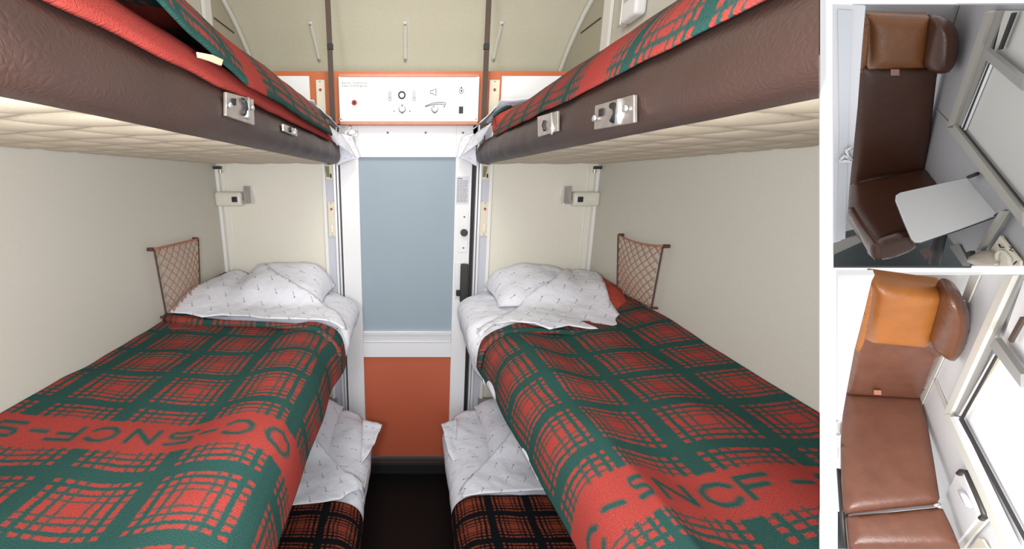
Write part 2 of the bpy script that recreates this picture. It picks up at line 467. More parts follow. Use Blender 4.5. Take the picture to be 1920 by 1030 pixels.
# ---- sliding door
d = empty('door_1', (0, 2.12, 0)); d['kind'] = 'structure'
bm = bmesh.new()
for a in ((-.336, -.243, 2.085, 2.12, -1.62, .258), (.240, .322, 2.085, 2.12, -1.62, .258), (-.243, .24, 2.085, 2.12, .108, .258), (-.243, .24, 2.085, 2.12, -.96, -.875)): box(bm, *a)
add('door_frame', bm, M['white'], d, smooth=False, bevel=.002)
add('glass_pane', B(-.243, .24, 2.105, 2.115, -.81, .108), M['glass'], d, smooth=False)
bm = bmesh.new()
for a in ((-.243, .24, 2.08, 2.115, -.83, -.806), (-.243, .24, 2.09, 2.115, -.862, -.83), (-.243, .24, 2.082, 2.115, -.875, -.862)): box(bm, *a)
add('window_ledge', bm, M['alu'], d, smooth=False, bevel=.003)
add('kick_panel', B(-.243, .24, 2.10, 2.115, -1.602, -.96), M['orange'], d, smooth=False, label='orange red lower door panel')
bm = B(-.006, .006, 2.096, 2.105, -.82, -.815)
bm.free()
lk = add('lock_plate', B(*[f(v) for v in (0,) for f in ()] or (.262, .312, 2.08, 2.086, -.37, -.16)), M['white'], d, smooth=False, bevel=.006)
bm = disc((.290, 2.08, Z(-.265)), (0, -1, 0), .0185, .018); add('lock_knob', bm, M['bronze'], lk, label='round dark lock knob', sharp=40)
for zz in (-.185, -.345): add('screw', disc((.290, 2.08, Z(zz)), (0, -1, 0), .0045, .003, None, 10), M['grey'], lk)
bm = B(.276, .316, 2.045, 2.07, -.63, -.425); h = add('door_handle', bm, M['bronze'], d, smooth=False, bevel=.006, label='dark bronze pull handle')
add('handle_latch', B(.258, .28, 2.055, 2.085, -.60, -.57), M['dark'], h, smooth=False, bevel=.003)
add('handle_plate', B(.250, .300, 2.078, 2.086, -.62, -.42), M['alu'], h, smooth=False, bevel=.003)
for px in (727, 798, 868): add('screw', disc(onY(px, 249, 2.085), (0, -1, 0), .005, .003, None, 10), M['grey'], d)
struct('trim_threshold', B(-.345, .345, 2.06, 2.12, -1.69, -1.615), M['dark'], smooth=False)
struct('trim_threshold_lip', B(-.345, .345, 2.052, 2.062, -1.625, -1.61), mat('dim_steel', (.09, .08, .07), .4, metal=.6), smooth=False)
# notice on the door stile: a white printed sheet with dense lines of small type
no = empty('safety_notice', (.28, 2.084, Z(-.09)), 'white notice with lines of tiny grey type on the door stile above the lock', 'notice')
a = onY(856, 331, 2.084); b = onY(880, 383, 2.084)
add('paper', B(a.x, b.x-.004, 2.083, 2.0855, b.z-CAMH, a.z-CAMH), mat('notice_paper', (.66, .66, .72), .6), no, smooth=False)
bm = bmesh.new(); random.seed(3); w = b.x-a.x-.014
zz = a.z-CAMH-.010
box(bm, a.x+.004, a.x+.030, 2.0815, 2.083, zz-.003, zz+.002); zz -= .010
while zz > b.z-CAMH+.006:
    x = a.x+.004
    while x < a.x+w:
        l = random.uniform(.006, .016); box(bm, x, min(x+l, a.x+w+.004), 2.082, 2.083, zz-.0012, zz+.0012); x += l+.0025
    zz -= .0062
tag(add('printed_lines', bm, M['grey'], no, smooth=False), kind='stuff')

# ---- orange fascia above the door and its fittings
struct('trim_fascia', B(-.95, .95, 2.07, 2.10, .262, .496), M['fascia'], smooth=False)
FY = 2.068
for (p0, p1, lab) in (((500, 143), (584, 224), 'glossy white panel on the orange fascia left of the beige switch plate'), ((941, 143), (1085, 224), 'glossy white panel on the orange fascia right of the beige switch plate')):
    a, b = onY(*p0, FY), onY(*p1, FY)
    tag(add('fascia_panel', B(a.x, b.x, FY-.006, 2.07, b.z-CAMH, a.z-CAMH), M['white'], smooth=False, bevel=.002), lab, 'panel')
def switch_plate(p0, p1, y, lab, sw):
    a, b = onY(*p0, y), onY(*p1, y); z0, z1 = b.z-CAMH, a.z-CAMH; cx = (a.x+b.x)/2
    t = empty('switch_plate', (cx, y, b.z), lab, 'switch', 'beige switch plates beside the door')
    add('plate', B(a.x, b.x, y-.006, y, z0, z1), M['beige'], t, smooth=False, bevel=.006 if not sw else .003)
    hz = z1-(z1-z0)*(.21 if sw else .26)
    add('indicator', disc((cx, y-.006, Z(hz)), (0, -1, 0), .006, .004), M['redink'], t, sharp=40, label='small red indicator light')
    if sw: add('rocker', B(cx-.008, cx+.008, y-.013, y-.005, z0+.022, z0+.066), mat('pale_rocker', (.80, .74, .62), .4), t, smooth=False, bevel=.003)
    for zz in (z1-.008, z0+.008): add('screw', disc((cx, y-.006, Z(zz)), (0, -1, 0), .003, .002, None, 8), M['steel'], t)
switch_plate((592, 150), (612, 222), FY, 'beige switch plate with red light on the orange fascia, left of the control panel', False)
switch_plate((918, 150), (934, 222), FY, 'beige switch plate with red light on the orange fascia, right of the control panel', False)
switch_plate((614, 378), (631, 444), 2.078, 'beige switch plate with white rocker on the post left of the door', True)
switch_plate((899, 378), (917, 443), 2.078, 'beige switch plate with white rocker on the post right of the door', True)
# beige berth catches on the posts below the upper berths
for s, a, b, lab in ((-1, (610, 308), (625, 337), 'beige berth catch on the post left of the door'), (1, (903, 308), (918, 337), 'beige berth catch on the post right of the door')):
    p, q = onY(*a, 2.078), onY(*b, 2.078)
    t = empty('berth_catch', ((p.x+q.x)/2, 2.07, q.z), lab, 'catch', 'berth catches')
    add('plate', B(p.x, q.x, 2.07, 2.078, q.z-CAMH, p.z-CAMH), M['beige'], t, smooth=False, bevel=.002)
    add('tongue', prism([(p.x+.006, 2.07, p.z-.01), (p.x+.006, 2.03, p.z-.012), (p.x+.006, 2.07, q.z+.012)], (.014, 0, 0)), mat('olive_metal', (.30, .28, .17), .4, metal=.5), t, smooth=False)
    add('slot', B((p.x+q.x)/2+.004, (p.x+q.x)/2+.012, 2.068, 2.0705, q.z-CAMH+.008, q.z-CAMH+.028), M['dark'], t, smooth=False)

# ---- control panel above the door
CY = 2.03
t = empty('alarm_console', (0, 2.07, Z(.25)), 'white control panel with dials and alarm handle above the door', 'control panel')
a, b = onY(634, 138, CY), onY(896, 234, CY)
z1, z0 = a.z-CAMH, b.z-CAMH; x0, x1 = a.x, b.x
bm = bmesh.new()
for q in ((x0, x1, CY, 2.07, z1-.014, z1), (x0, x1, CY, 2.07, z0, z0+.016)): box(bm, *q)
add('frame', bm, M['redtrim'], t, smooth=False, bevel=.003, label='pinkish red frame rails')
for q in ((x0, x0+.010, CY+.001, 2.07, z0+.010, z1-.012), (x1-.014, x1, CY+.001, 2.07, z0+.010, z1-.012)): add('end_cap', B(*q), M['trim'], t, smooth=False, bevel=.002)
add('face', B(x0+.010, x1-.014, CY+.004, 2.068, z0+.016, z1-.014), mat('white_panel_face', (.80, .80, .80), .45), t, smooth=False)
YF = CY+.004
def pp(x, y, d=0): 
    v = onY(x, y, YF); return Vector((v.x, YF-d, v.z))
bm = disc(pp(664.5, 193), (0, -1, 0), .0195, .004, r2=.018); add('alarm_socket', bm, M['trim'], t, sharp=40)
bm = disc(pp(664.5, 193, .004), (0, -1, 0), .0125, .002); k = add('alarm_handle', bm, M['redink'], t, label='red alarm pull with dark centre', sharp=40)
add('alarm_core', disc(pp(664.5, 193, .006), (0, -1, 0), .006, .002), M['dark'], k, sharp=40)
text('lettering', 'Alarme  Notbremse', pp(640.5, 155.5, .0006), .0125, M['grey'], t, width=.118)
text('lettering', "Freno d'emergenza", pp(640.5, 161, .0006), .0125, M['grey'], t, width=.118)
for x in (731, 776.5):
    bm = tube([pp(x-1.6, 183, .001), pp(x-1.6, 173, .001), pp(x, 170.5, .001), pp(x+1.6, 173, .001), pp(x+1.6, 183, .001)], .0013, None, 6)
    tube(circ(pp(x, 186, .001), .0068, EX, EZ, 16), .0013, bm, 6, True)
    add('thermometer_symbol', bm, M['grey'], t)
add('dial_ring', tube(circ(pp(753.5, 178.5, .002), .0145, EX, EZ, 28), .0034, None, 8, True), M['black'], t, label='black ring of the upper dial')
def knob(x, y, r, ang):
    k = add('knob', disc(pp(x, y), (0, -1, 0), r, .018, r2=r*.9, seg=28), M['knob'], t, sharp=40, label='round white knob')
    c = pp(x, y, .018); dx, dz = math.sin(math.radians(ang)), math.cos(math.radians(ang))
    add('pointer', tube([c+Vector((dx, 0, dz))*r*.55, c+Vector((dx, 0, dz))*r*.8], .002, None, 6), M['black'], k)
    c = pp(x, y, .001)
    add('knob_rim', tube(circ(pp(x, y, .002), r*1.04, EX, EZ, 28), .0016, None, 6, True), M['grey'], k)
    add('pointer_nib', prism([c+Vector((-.004, 0, -r*.9)), c+Vector((.004, 0, -r*.9)), c+Vector((0, 0, -r*1.45))], (0, -.002, 0)), M['black'], k)
knob(754, 205, .0145, 0); knob(815, 205, .0140, -28)
for q in ((739, 208.5), (768.5, 208.5), (753.7, 197)): add('scale_dot', disc(pp(*q), (0, -1, 0), .0028, .001, None, 10), M['black'], t)
PALE = mat('pale_print', (.60, .60, .62), .5)
for (xa, xb, y) in ((735, 742, 201), (735, 742, 204.5), (767, 775, 201), (767, 779, 204.5), (748, 758, 189.5), (640, 689, 167)):
    p, q = pp(xa, y), pp(xb, y); x = p.x; bm = bmesh.new()
    while x < q.x: box(bm, x, x+.0035, YF-.0006, YF, p.z-CAMH-.0012, p.z-CAMH+.0012); x += .0055
    tag(add('small_print', bm, PALE, t, smooth=False), kind='stuff')
bm = tube([pp(*q, .001) for q in ((807, 170), (811, 170), (817.5, 166), (817.5, 180), (811, 175.5), (807, 175.5))], .0016, None, 6, True)
add('loudspeaker_symbol', bm, M['black'], t)
up = [pp(797+39*i/10, 200.5-8.5*math.sin(math.pi*(.05+.62*i/10)), .001) for i in range(11)]
lo = [pp(797+36*i/10, 201.5-6.0*math.sin(math.pi*(.05+.62*i/10)), .001) for i in range(11)]
add('volume_symbol', tube(up+[pp(832.5, 202.5, .001)]+lo[::-1], .0014, None, 6, True), M['black'], t)
bm = tube(circ(pp(865, 170.5, .001), .0105, EX, EZ, 20), .0013, None, 6, True); add('lamp_ring', bm, M['grey'], t)
bm = disc(pp(865, 170.5), (0, -1, 0), .0042, .0015); disc(pp(865, 164), (0, -1, 0), .0032, .0015, bm, 10); add('lamp_dot', bm, M['black'], t, sharp=40)
a, b = pp(860.5, 200), pp(868, 213)
add('rocker_switch', B(a.x, b.x, YF-.004, YF, b.z-CAMH, a.z-CAMH), M['black'], t, smooth=False, bevel=.001, label='small black rocker switch')
for q in ((642, 150.5), (886, 150)): add('screw', disc(pp(*q), (0, -1, 0), .004, .0012, None, 12), M['trim'], t)
for (xa, xb) in ((636.5, 654), (875, 893)):
    p, q = pp(xa, 223.5), pp(xb, 223.5); add('hinge', B(p.x, q.x, YF-.003, YF, p.z-CAMH-.003, p.z-CAMH+.002), M['trim'], t, smooth=False)
# coat hook under the control panel
c = onY(656, 246, 2.03)
t = empty('coat_hook', (c.x, 2.07, c.z), 'chrome coat hook with flat plate under the left end of the control panel', 'hook')
bm = prism([onY(*q, 2.05) for q in ((646, 256), (645, 249), (649, 244), (656, 242), (664, 244), (670, 250), (671, 256))], (0, .012, 0))
add('plate', bm, M['white'], t, smooth=False, bevel=.002)
add('hanger', tube([onY(657, 230, 2.05), onY(657, 240, 2.04), onY(651, 247, 2.035), onY(655, 254, 2.03), onY(664, 252, 2.03), onY(668, 246, 2.03)], .0035), M['chrome'], t)

# ---- curved roof lining and the luggage recess over the corridor
RC = [(2.87, .49), (2.84, .55), (2.746, .653), (2.66, .73), (2.57, .792), (2.47, .85), (2.39, .888), (2.25, .94), (2.05, .985), (1.7, 1.01), (.05, 1.03)]
rc = resample(chaikin(RC, 2), .02)
bm = bmesh.new(); a = [[bm.verts.new((s*.95, y, Z(z))) for (_, y, z) in rc] for s in (-1, 1)]
b = [[bm.verts.new((s*.95, y+.02, Z(z+.03))) for (_, y, z) in rc] for s in (-1, 1)]
for i in range(len(rc)-1):
    bm.faces.new((a[0][i], a[1][i], a[1][i+1], a[0][i+1])); bm.faces.new((b[0][i], b[0][i+1], b[1][i+1], b[1][i]))
bmesh.ops.recalc_face_normals(bm, faces=bm.faces)
TRIM = True
struct('ceiling', bm, M['roof'])
TRIM = False
struct('trim_luggage_shelf', B(-.95, .95, 2.10, 2.9, .478, .492), M['roof'], smooth=False)
for s in (-1, 1):
    struct('wall_recess_side', B(*sorted((s*.95, s*.98)), 2.09, 2.95, .3, 1.1), mat('olive_grey_panel', (.42, .395, .32), .6), smooth=False)
    bm = bmesh.new(); arc = [q for q in rc if 2.2 < q[1]]
    L = [[bm.verts.new((s*x, y-o, Z(z-o))) for (_, y, z) in arc] for x, o in ((.95, .004), (.93, .004), (.93, .022), (.95, .022))]
    for k in range(4):
        for i in range(len(arc)-1): bm.faces.new((L[k][i], L[(k+1) % 4][i], L[(k+1) % 4][i+1], L[k][i+1]))
    bmesh.ops.recalc_face_normals(bm, faces=bm.faces)
    struct('trim_arch', bm, M['trim'])
    struct('trim_recess_post', B(*sorted((s*.95, s*.935)), 2.10, 2.17, .49, 1.05), M['trim'], smooth=False)
    p, q = onX(1088, 63, .945), onX(1125, 35, .945)
    struct('trim_slot', prism([Vector((s*.95, p.y, p.z)), Vector((s*.95, q.y, q.z)), Vector((s*.95, q.y, q.z+.006)), Vector((s*.95, p.y, p.z+.006))], (-s*.004, 0, 0)), M['brownbar'], smooth=False)
def roofz(y):
    for (_, y0, z0), (_, y1, z1) in zip(rc, rc[1:]):
        if y1 <= y <= y0: return z0+(z1-z0)*(y0-y)/(y0-y1)
    return 1.0
for x, lab in ((-.535, 'pale bracket strip on the curved roof left of the left brown strap'), (-.013, 'pale bracket strip in the middle of the curved roof above the control panel'), (.52, 'pale bracket strip on the curved roof right of the right brown strap')):
    ys = [2.47+.022*i for i in range(11)]
    t = empty('roof_bracket', (x, 2.58, Z(roofz(2.58))), lab, 'bracket', 'brackets on the curved roof')
    bm = bmesh.new(); L = [[bm.verts.new((x+dx, y, Z(roofz(y)-o))) for y in ys] for dx, o in ((-.011, 0), (-.007, .008), (.007, .008), (.011, 0))]
    for k in range(3):
        for i in range(10): bm.faces.new((L[k][i], L[k+1][i], L[k+1][i+1], L[k][i+1]))
    bmesh.ops.recalc_face_normals(bm, faces=bm.faces); add('strip', bm, M['trim'], t, solid=.001)
    for y in (2.485, 2.675): add('screw', disc((x, y, Z(roofz(y)-.008)), (0, -.5, -.85), .006, .004, None, 10), M['steel'], t)

# ---- brown suspension straps
for s, lab in ((-1, 'dark brown suspension strap hanging from the ceiling left of the control panel'), (1, 'dark brown suspension strap hanging from the ceiling right of the control panel')):
    y = 1.99; x = s*.345 if s < 0 else .352
    t = empty('suspension_strap', (x, y, Z(.9)), lab, 'strap', 'berth suspension straps')
    xt = x+s*.004
    bm = prism([(xt-.0115, y, Z(1.0)), (xt+.0115, y, Z(1.0)), (x+.0115, y, Z(.175)), (x-.0115, y, Z(.175))], (0, .006, 0))
    add('webbing', bm, M['brownbar'], t, smooth=False)
    add('buckle', B(x-.0125, x+.0135, y-.004, y+.010, .565, .59), M['dark'], t, smooth=False, bevel=.003)
    add('ring', tube([(x+q.x, y-.01, Z(.115)+q.y) for q in [Vector((.011*math.sin(a), .036*math.cos(a))) for a in [2*math.pi*i/20 for i in range(20)]]], .0028, None, 8, True), M['chrome'], t, label='oval steel ring')
    add('hook_clip', tube([(x, y-.008, Z(.19)), (x-.006*s, y-.012, Z(.172)), (x, y-.012, Z(.15))], [.007, .009, .005]), M['steel'], t)

# ---- upper berths
def quilt_disp(t, x, y, z):
    a = x/.29+y/.117; b = x/.29-y/.117
    h = (abs(math.sin(math.pi*a))*abs(math.sin(math.pi*b)))**.34
    return x, y, z-.016*(h-.70)
def upper_berth(s):
    lab = 'left' if s < 0 else 'right'
    xo = 0 if s < 0 else .012
    t = empty('upper_berth', (s*.6, 1.1, Z(.06)), 'upper %s brown leatherette berth with beige quilted underside' % lab, 'berth', 'upper berths')
    def lump(q, x, y, z):
        w = .006*nz(y*5, q*3, s*2)+.004*nz(y*13, q*5, 9)
        e = max(0, (y-1.9)/.12); e = min(1, e)
        return x+w+.03*e*e, y, z+.3*w
    prof = [(.95, .072), (.40+xo, .072), (.352+xo, .070), (.322+xo, .072), (.306+xo, .088), (.304+xo, .118), (.312+xo, .145), (.330+xo, .168), (.36+xo, .185), (.42, .195), (.945, .195)]
    sweep('cushion', prof[2:], s, .30, 2.02, M['leather'], t, .012, .02, lump, smooth_it=2, close=True)
    sweep('quilted_underside', [(.945, .076), (.80, .076), (.60, .076), (.40, .076), (.338+xo, .076)], s, .30, 2.0, M['quilt'], t, .008, .006, quilt_disp, smooth_it=0, label='beige diamond-quilted underside')
    return t
uL = upper_berth(-1)
TRIM = True
uR = upper_berth(1)
TRIM = False
def latch(par, s, px, X, kind, m):
    P = [onX(*q, X) for q in px]
    n = Vector((-s, 0, 0))
    l = add('latch_plate', prism([p+n*.000 for p in P], n*.006), M['steel'], par, smooth=False, bevel=.0015, label='steel latch plate on the berth front')
    c = (P[0]+P[1]+P[2]+P[3])/4; hv = (P[3]-P[0]); wv = (P[1]-P[0])
    def Q(u, v): return P[0]+wv*u+hv*v+n*.007
    if kind == 2:
        add('slot', prism([Q(u, v) for u, v in ((.16, .22), (.28, .20), (.28, .50), (.16, .52))], n*.001), M['dark'], l, smooth=False)
        bm = tube([Q(*q) for q in ((.52, .2), (.62, .32), (.64, .55), (.55, .8))], .005); add('slot', bm, M['dark'], l)
        add('slide_bar', tube([Q(.72, .05), Q(.70, .98)], .0055), M['chrome'], l)
        for q in ((.88, .45), (.06, .55)): add('rivet', disc(Q(*q), n, .005, .004, None, 10), M['chrome'], l)
    else:
        bm = tube([Q(*q) for q in ((.42, .3), (.36, .5), (.42, .72))], .004); add('slot', bm, M['dark'], l)
        add('slide_bar', tube([Q(.78, .03), Q(.76, .97)], .003), M['chrome'], l)
latch(uL, -1, ((418, 172), (470, 186), (472, 235), (418, 217)), -.302, 2, None)
latch(uL, -1, ((527, 232), (553, 243), (554, 256), (528, 246)), -.304, 1, None)
latch(uR, 1, ((1122, 198), (1196, 177), (1196, 230), (1120, 243)), .316, 2, None)
latch(uR, 1, ((1012, 219), (1050, 208), (1050, 246), (1013, 257)), .316, 1, None)

# upper blankets
def wob(amp, ph):
    def f(t, x, y, z):
        w = amp*(nz(x*6+ph, y*5, ph)+.5*nz(x*13, y*12, ph+5))
        return x+.4*w, y, z+w
    return f
bl = empty('blanket', (-.6, 1.0, Z(.2)), 'red and green plaid blanket folded double on the upper left berth with a cream tag', 'blanket', 'plaid blankets')
inkU = inkfun([('O', .55, 0, 90)], .05, .05, .005)
def updL(t, x, y, z):
    w = .008*(nz(x*6+3, y*5, 1)+.5*nz(x*13, y*12, 4)); lift = .05*max(0, (.80-y)/.4)*(t**3)
    return x+.4*w-.025*max(0, (.62-y)/.3)*t**3, y, z+w+lift
sweep('top_layer', [(.94, .27), (.75, .30), (.55, .305), (.43, .302), (.375, .285), (.335, .245), (.308, .205), (.298, .170)], -1, .30, 1.66, M['plaidU'], bl, .012, .012, updL, solid=.006, vc=.86, ink=inkU)
sweep('under_layer', [(.60, .205), (.40, .203), (.345, .198), (.318, .178), (.309, .148)], -1, .30, 1.72, M['plaidV'], bl, .012, .014, wob(.004, 7), solid=.008, vc=.50)
def roll(name, x0, x1, yc, zc, r, s, m, par):
    pass
p = [onX(*q, -.292) for q in ((368, 98), (395, 103), (415, 112), (412, 123), (392, 115), (370, 108))]
add('label_tag', prism(p, (.003, 0, 0)), M['tag'], bl, smooth=False, label='cream cloth label')
TRIM = True
br = empty('blanket', (.6, 1.0, Z(.2)), 'red and green plaid blanket over the upper right berth, broad red stripe across it', 'blanket', 'plaid blankets')
sweep('top_layer', [(.94, .275), (.75, .285), (.58, .288), (.49, .285), (.43, .272), (.375, .240), (.340, .200), (.327, .158)], 1, .28, 1.62, M['plaidU'], br, .012, .012, wob(.007, 11), solid=.004, vc=.78)
TRIM = False
# rolled far ends of the upper blankets
for par, s, x0, tr in ((bl, -1, .315, False), (br, 1, .335, True)):
    prof = []
    for i in range(15):
        a = math.radians(-100+i*20); prof.append((a, 0))
    bm = bmesh.new(); uvl = bm.loops.layers.uv.new('UVMap'); il = bm.verts.layers.float.new('ink'); g = []; uvs = {}
    for k in range(40):
        x = x0+(.93-x0)*k/39; e = min(1, k/6.0); R = .028+.022*math.sqrt(e); row = []
        for i in range(19):
            a = math.radians(-150+i*17); yc = 1.645; zc = .21+.030*e
            v = bm.verts.new((s*x, yc+R*.95*math.cos(a-1.2), Z(zc+R*math.sin(a-1.2)))); uvs[v] = (k*.016, i*.017); row.append(v)
        g.append(row)
    for k in range(39):
        for i in range(18): bm.faces.new((g[k][i], g[k+1][i], g[k+1][i+1], g[k][i+1]))
    for f in bm.faces:
        for l in f.loops: l[uvl].uv = uvs[l.vert]
    TRIM = tr
    add('rolled_end', bm, M['plaidU'], par, solid=.008)
    TRIM = False
# white sheet ends hanging over the far ends of the upper berths
def quadcloth(name, P, m, par, nu=14, nv=14, w=.006, ph=0, solid=.002, uvs=1):
    bm = bmesh.new(); uvl = bm.loops.layers.uv.new('UVMap'); g = []; U = {}
    P = [Vector(p) for p in P]; n = (P[1]-P[0]).cross(P[3]-P[0]).normalized()
    for i in range(nu+1):
        r = []
        for j in range(nv+1):
            a, b = i/nu, j/nv; c = (P[0]*(1-a)+P[1]*a)*(1-b)+(P[3]*(1-a)+P[2]*a)*b
            v = bm.verts.new(c+n*w*(nz(c.x*14+ph, c.y*14, c.z*14)+.5*nz(c.x*31, c.y*31+ph, c.z*31))*1.4); r.append(v); U[v] = (a*.22*uvs, b*.2*uvs)
        g.append(r)
    for i in range(nu):
        for j in range(nv): bm.faces.new((g[i][j], g[i+1][j], g[i+1][j+1], g[i][j+1]))
    for f in bm.faces:
        for l in f.loops: l[uvl].uv = U[l.vert]
    return add(name, bm, m, par, solid=solid)
for s, side in ((-1, 'left'), (1, 'right')):
    t = empty('bed_sheet', (s*.35, 1.95, Z(.06)), 'white printed sheet hanging off the door end of the upper %s berth' % side, 'sheet', 'white bed sheets')
    x = lambda v: s*v
    quadcloth('sheet_end', [(x(.325), 1.68, Z(.215)), (x(.30), 1.96, Z(.200)), (x(.245), 2.0, Z(.100)), (x(.322), 1.80, Z(.165))], M['sheet'], t, w=.005, ph=s)
    quadcloth('sheet_corner', [(x(.30), 1.95, Z(.205)), (x(.262), 2.03, Z(.20)), (x(.232), 2.03, Z(.105)), (x(.33), 1.97, Z(.062))], M['sheet'], t, w=.006, ph=s+4)
    quadcloth('sheet_top', [(x(.345), 1.60, Z(.285)), (x(.345), 1.90, Z(.245)), (x(.90), 1.95, Z(.245)), (x(.90), 1.60, Z(.30))], M['sheet'], t, w=.008, ph=s+8)
    quadcloth('sheet_roll', [(x(.302), 1.70, Z(.235)), (x(.290), 1.93, Z(.215)), (x(.36), 1.93, Z(.262)), (x(.36), 1.66, Z(.285))], M['sheet'], t, w=.004, ph=s+2)

# ---- middle and lower berths: height of the made-up bed
def sm(t): t = max(0, min(1, t)); return t*t*(3-2*t)
def pil(x, y, P):
    cx, cy, hx, hy, h0, h1 = P
    a, b = (x-cx)/hx, (y-cy)/hy
    if abs(a) >= 1 or abs(b) >= 1: return 0
    ea = math.sqrt(1-abs(a)**3.2); eb = math.sqrt(1-abs(b)**(3.0 if b < 0 else 7))
    return (h0+(h1-h0)*(b+1)/2)*ea*eb
def bedH(base, edge, P, wall):
    def H(X, Y):
        x = abs(X)
        if x < edge: return -9
        e = edge+.085; z = base
        if x < e:
            t = (e-x)/.085; z -= .075*(1-math.sqrt(max(0, 1-t*t)))
        z += wall*sm((x-.66)/.22)*sm((Y-1.42)/.35)
        p = pil(x, Y, P)
        return max(z, base+p if p else -9)
    return H
def pillow(name, s, P, base, lab, rot=0):
    cx, cy, hx, hy, h0, h1 = P; n = 26
    bm = bmesh.new(); uvl = bm.loops.layers.uv.new('UVMap'); U = {}
    def grid(top):
        g = []
        for i in range(n+1):
            r = []
            for j in range(n+1):
                a = -1+2*i/n; b = -1+2*j/n
                a = math.sin(a*math.pi/2); b = math.sin(b*math.pi/2)
                pin = 1-.05*(1-a*a)*abs(b)-.0; pin2 = 1-.07*(1-b*b)*abs(a)
                x = cx+hx*a*pin2; y = cy+hy*b*pin
                ea = math.sqrt(max(0, 1-abs(a)**3.2)); eb = math.sqrt(max(0, 1-abs(b)**(3.0 if b < 0 else 7)))
                h = (h0+(h1-h0)*(b+1)/2)*ea*eb
                k = .012*(nz(x*9, y*9, s*3)+.5*nz(x*20, y*20, 5))*ea*eb
                zmid = base+.012+.35*(h1-h0)*(b+1)/2*ea
                z = max(base+h+k, zmid) if top else min(zmid, base+.008)if not (ea*eb < .02) else zmid
                v = bm.verts.new((s*x, y, Z(z))); U[v] = (x*.9+y*.43, y*.9-x*.43); r.append(v)
            g.append(r)
        return g
    T, Bt = grid(True), grid(False)
    for i in range(n):
        for j in range(n):
            bm.faces.new((T[i][j], T[i+1][j], T[i+1][j+1], T[i][j+1])); bm.faces.new((Bt[i][j], Bt[i][j+1], Bt[i+1][j+1], Bt[i+1][j]))
    bmesh.ops.remove_doubles(bm, verts=bm.verts, dist=.0008)
    bmesh.ops.recalc_face_normals(bm, faces=bm.faces)
    for f in bm.faces:
        for l in f.loops: l[uvl].uv = U.get(l.vert, (0, 0))
    return tag(add(name, bm, M['sheet']), lab, 'pillow', 'white pillows')

HL = bedH(-.548, .225, (.585, 1.86, .21, .17, .060, .170), .075)
HR = bedH(-.548, .225, (.615, 1.86, .22, .17, .060, .160), .080)
def soft(H, base):
    def G(X, Y):
        t = 0
        for i in range(12):
            a = i*2.399; rr = .055*math.sqrt((i+.5)/12); t += max(base-.16, H(X+rr*math.cos(a), Y+rr*math.sin(a)))
        h = H(X, Y)
        return max(t/12, h) if h > -5 else t/12
    return G
def flap(name, px, H, m, par, extra=(), **k):
    poly = [hit(*q, H) if q[0] > 5 else q for q in px]+list(extra)
    return cloth(name, poly, soft(H, H(.5, 1.0)), .020, m, par, **k)

for s, side in ((-1, 'left'), (1, 'right')):
    TRIM = s > 0
    H = HL if s < 0 else HR
    t = empty('middle_berth', (s*.6, 1.1, Z(-.66)), 'middle %s berth cushion carrying the made-up bed, brown leatherette' % side, 'berth', 'middle berths')
    sweep('cushion', [(.945, -.59), (.50, -.59), (.44, -.595), (.395, -.61), (.385, -.64), (.395, -.665), (.50, -.672), (.945, -.672)], s, .30, 2.02, M['leather'], t, .03, .08, None, smooth_it=2, close=True)
    sh = empty('bed_sheet', (s*.5, 1.7, Z(-.56)), 'white printed sheet folded back in a broad flap on the middle %s berth' % side, 'sheet', 'white bed sheets')
    def und(q, x, y, z):
        w = .006*(nz(x*9, y*8, s*5)+.6*nz(x*22, y*15, 2)); e = sm((y-1.88)/.16)
        xx = x
        if x < .5: xx = x+.10*e*e*(1-(x-.2)/.3)
        if x < .40: xx += (.014+.028*sm((1.56-y)/.14))*sm((.40-x)/.12)
        return xx+w*.5, y, z+w-.015*e-.035*sm((1.60-y)/.10)
    hem = -.70 if s < 0 else -.725
    sweep('under_sheet', [(.94, -.555), (.6, -.556), (.36, -.556), (.29, -.566), (.243, -.59), (.222, -.63), (.232, -.67), (.252, hem)] if s < 0 else
          [(.94, -.555), (.6, -.556), (.36, -.556), (.29, -.566), (.245, -.59), (.232, -.63), (.240, -.67), (.252, hem)], s, 1.43 if s < 0 else 1.40, 2.05, M['sheet'], sh, .012, .014, und, solid=.003)
    if s > 0:
        def hemd(q, x, y, z): return x+.066*(1.5-y)/.84+.004*nz(y*9, 2), y, z+.006*nz(y*7, 5)
        sweep('sheet_hem', [(.277, -.66), (.270, -.69), (.269, -.714)], s, .85, 1.36, M['sheet'], sh, .012, .02, hemd, solid=.003)
    if s < 0:
        px = [(315, 587), (345, 564), (395, 532), (440, 512), (487, 503), (520, 521), (560, 545), (600, 571), (638, 598), (652, 628), (642, 626), (605, 609), (540, 607), (500, 606), (460, 601), (420, 600), (380, 604), (350, 597)]
    else:
        px = [(900, 640), (893, 634), (930, 606), (985, 566), (1040, 530), (1076, 512), (1120, 509), (1126, 525), (1135, 545), (1142, 572), (1160, 598), (1194, 630), (1140, 628), (1100, 626), (1065, 620), (1030, 627), (1000, 615), (960, 612), (930, 616)]
    flap('turned_back_flap', px, H, M['sheet'], sh, rot=62 if s < 0 else -55, wr=.005)
    pillow('pillow', s, (.585, 1.86, .21, .17, .060, .170) if s < 0 else (.615, 1.86, .22, .17, .060, .160), -.548,
           'white printed pillow at the door end of the middle %s berth' % side)
    TRIM = False

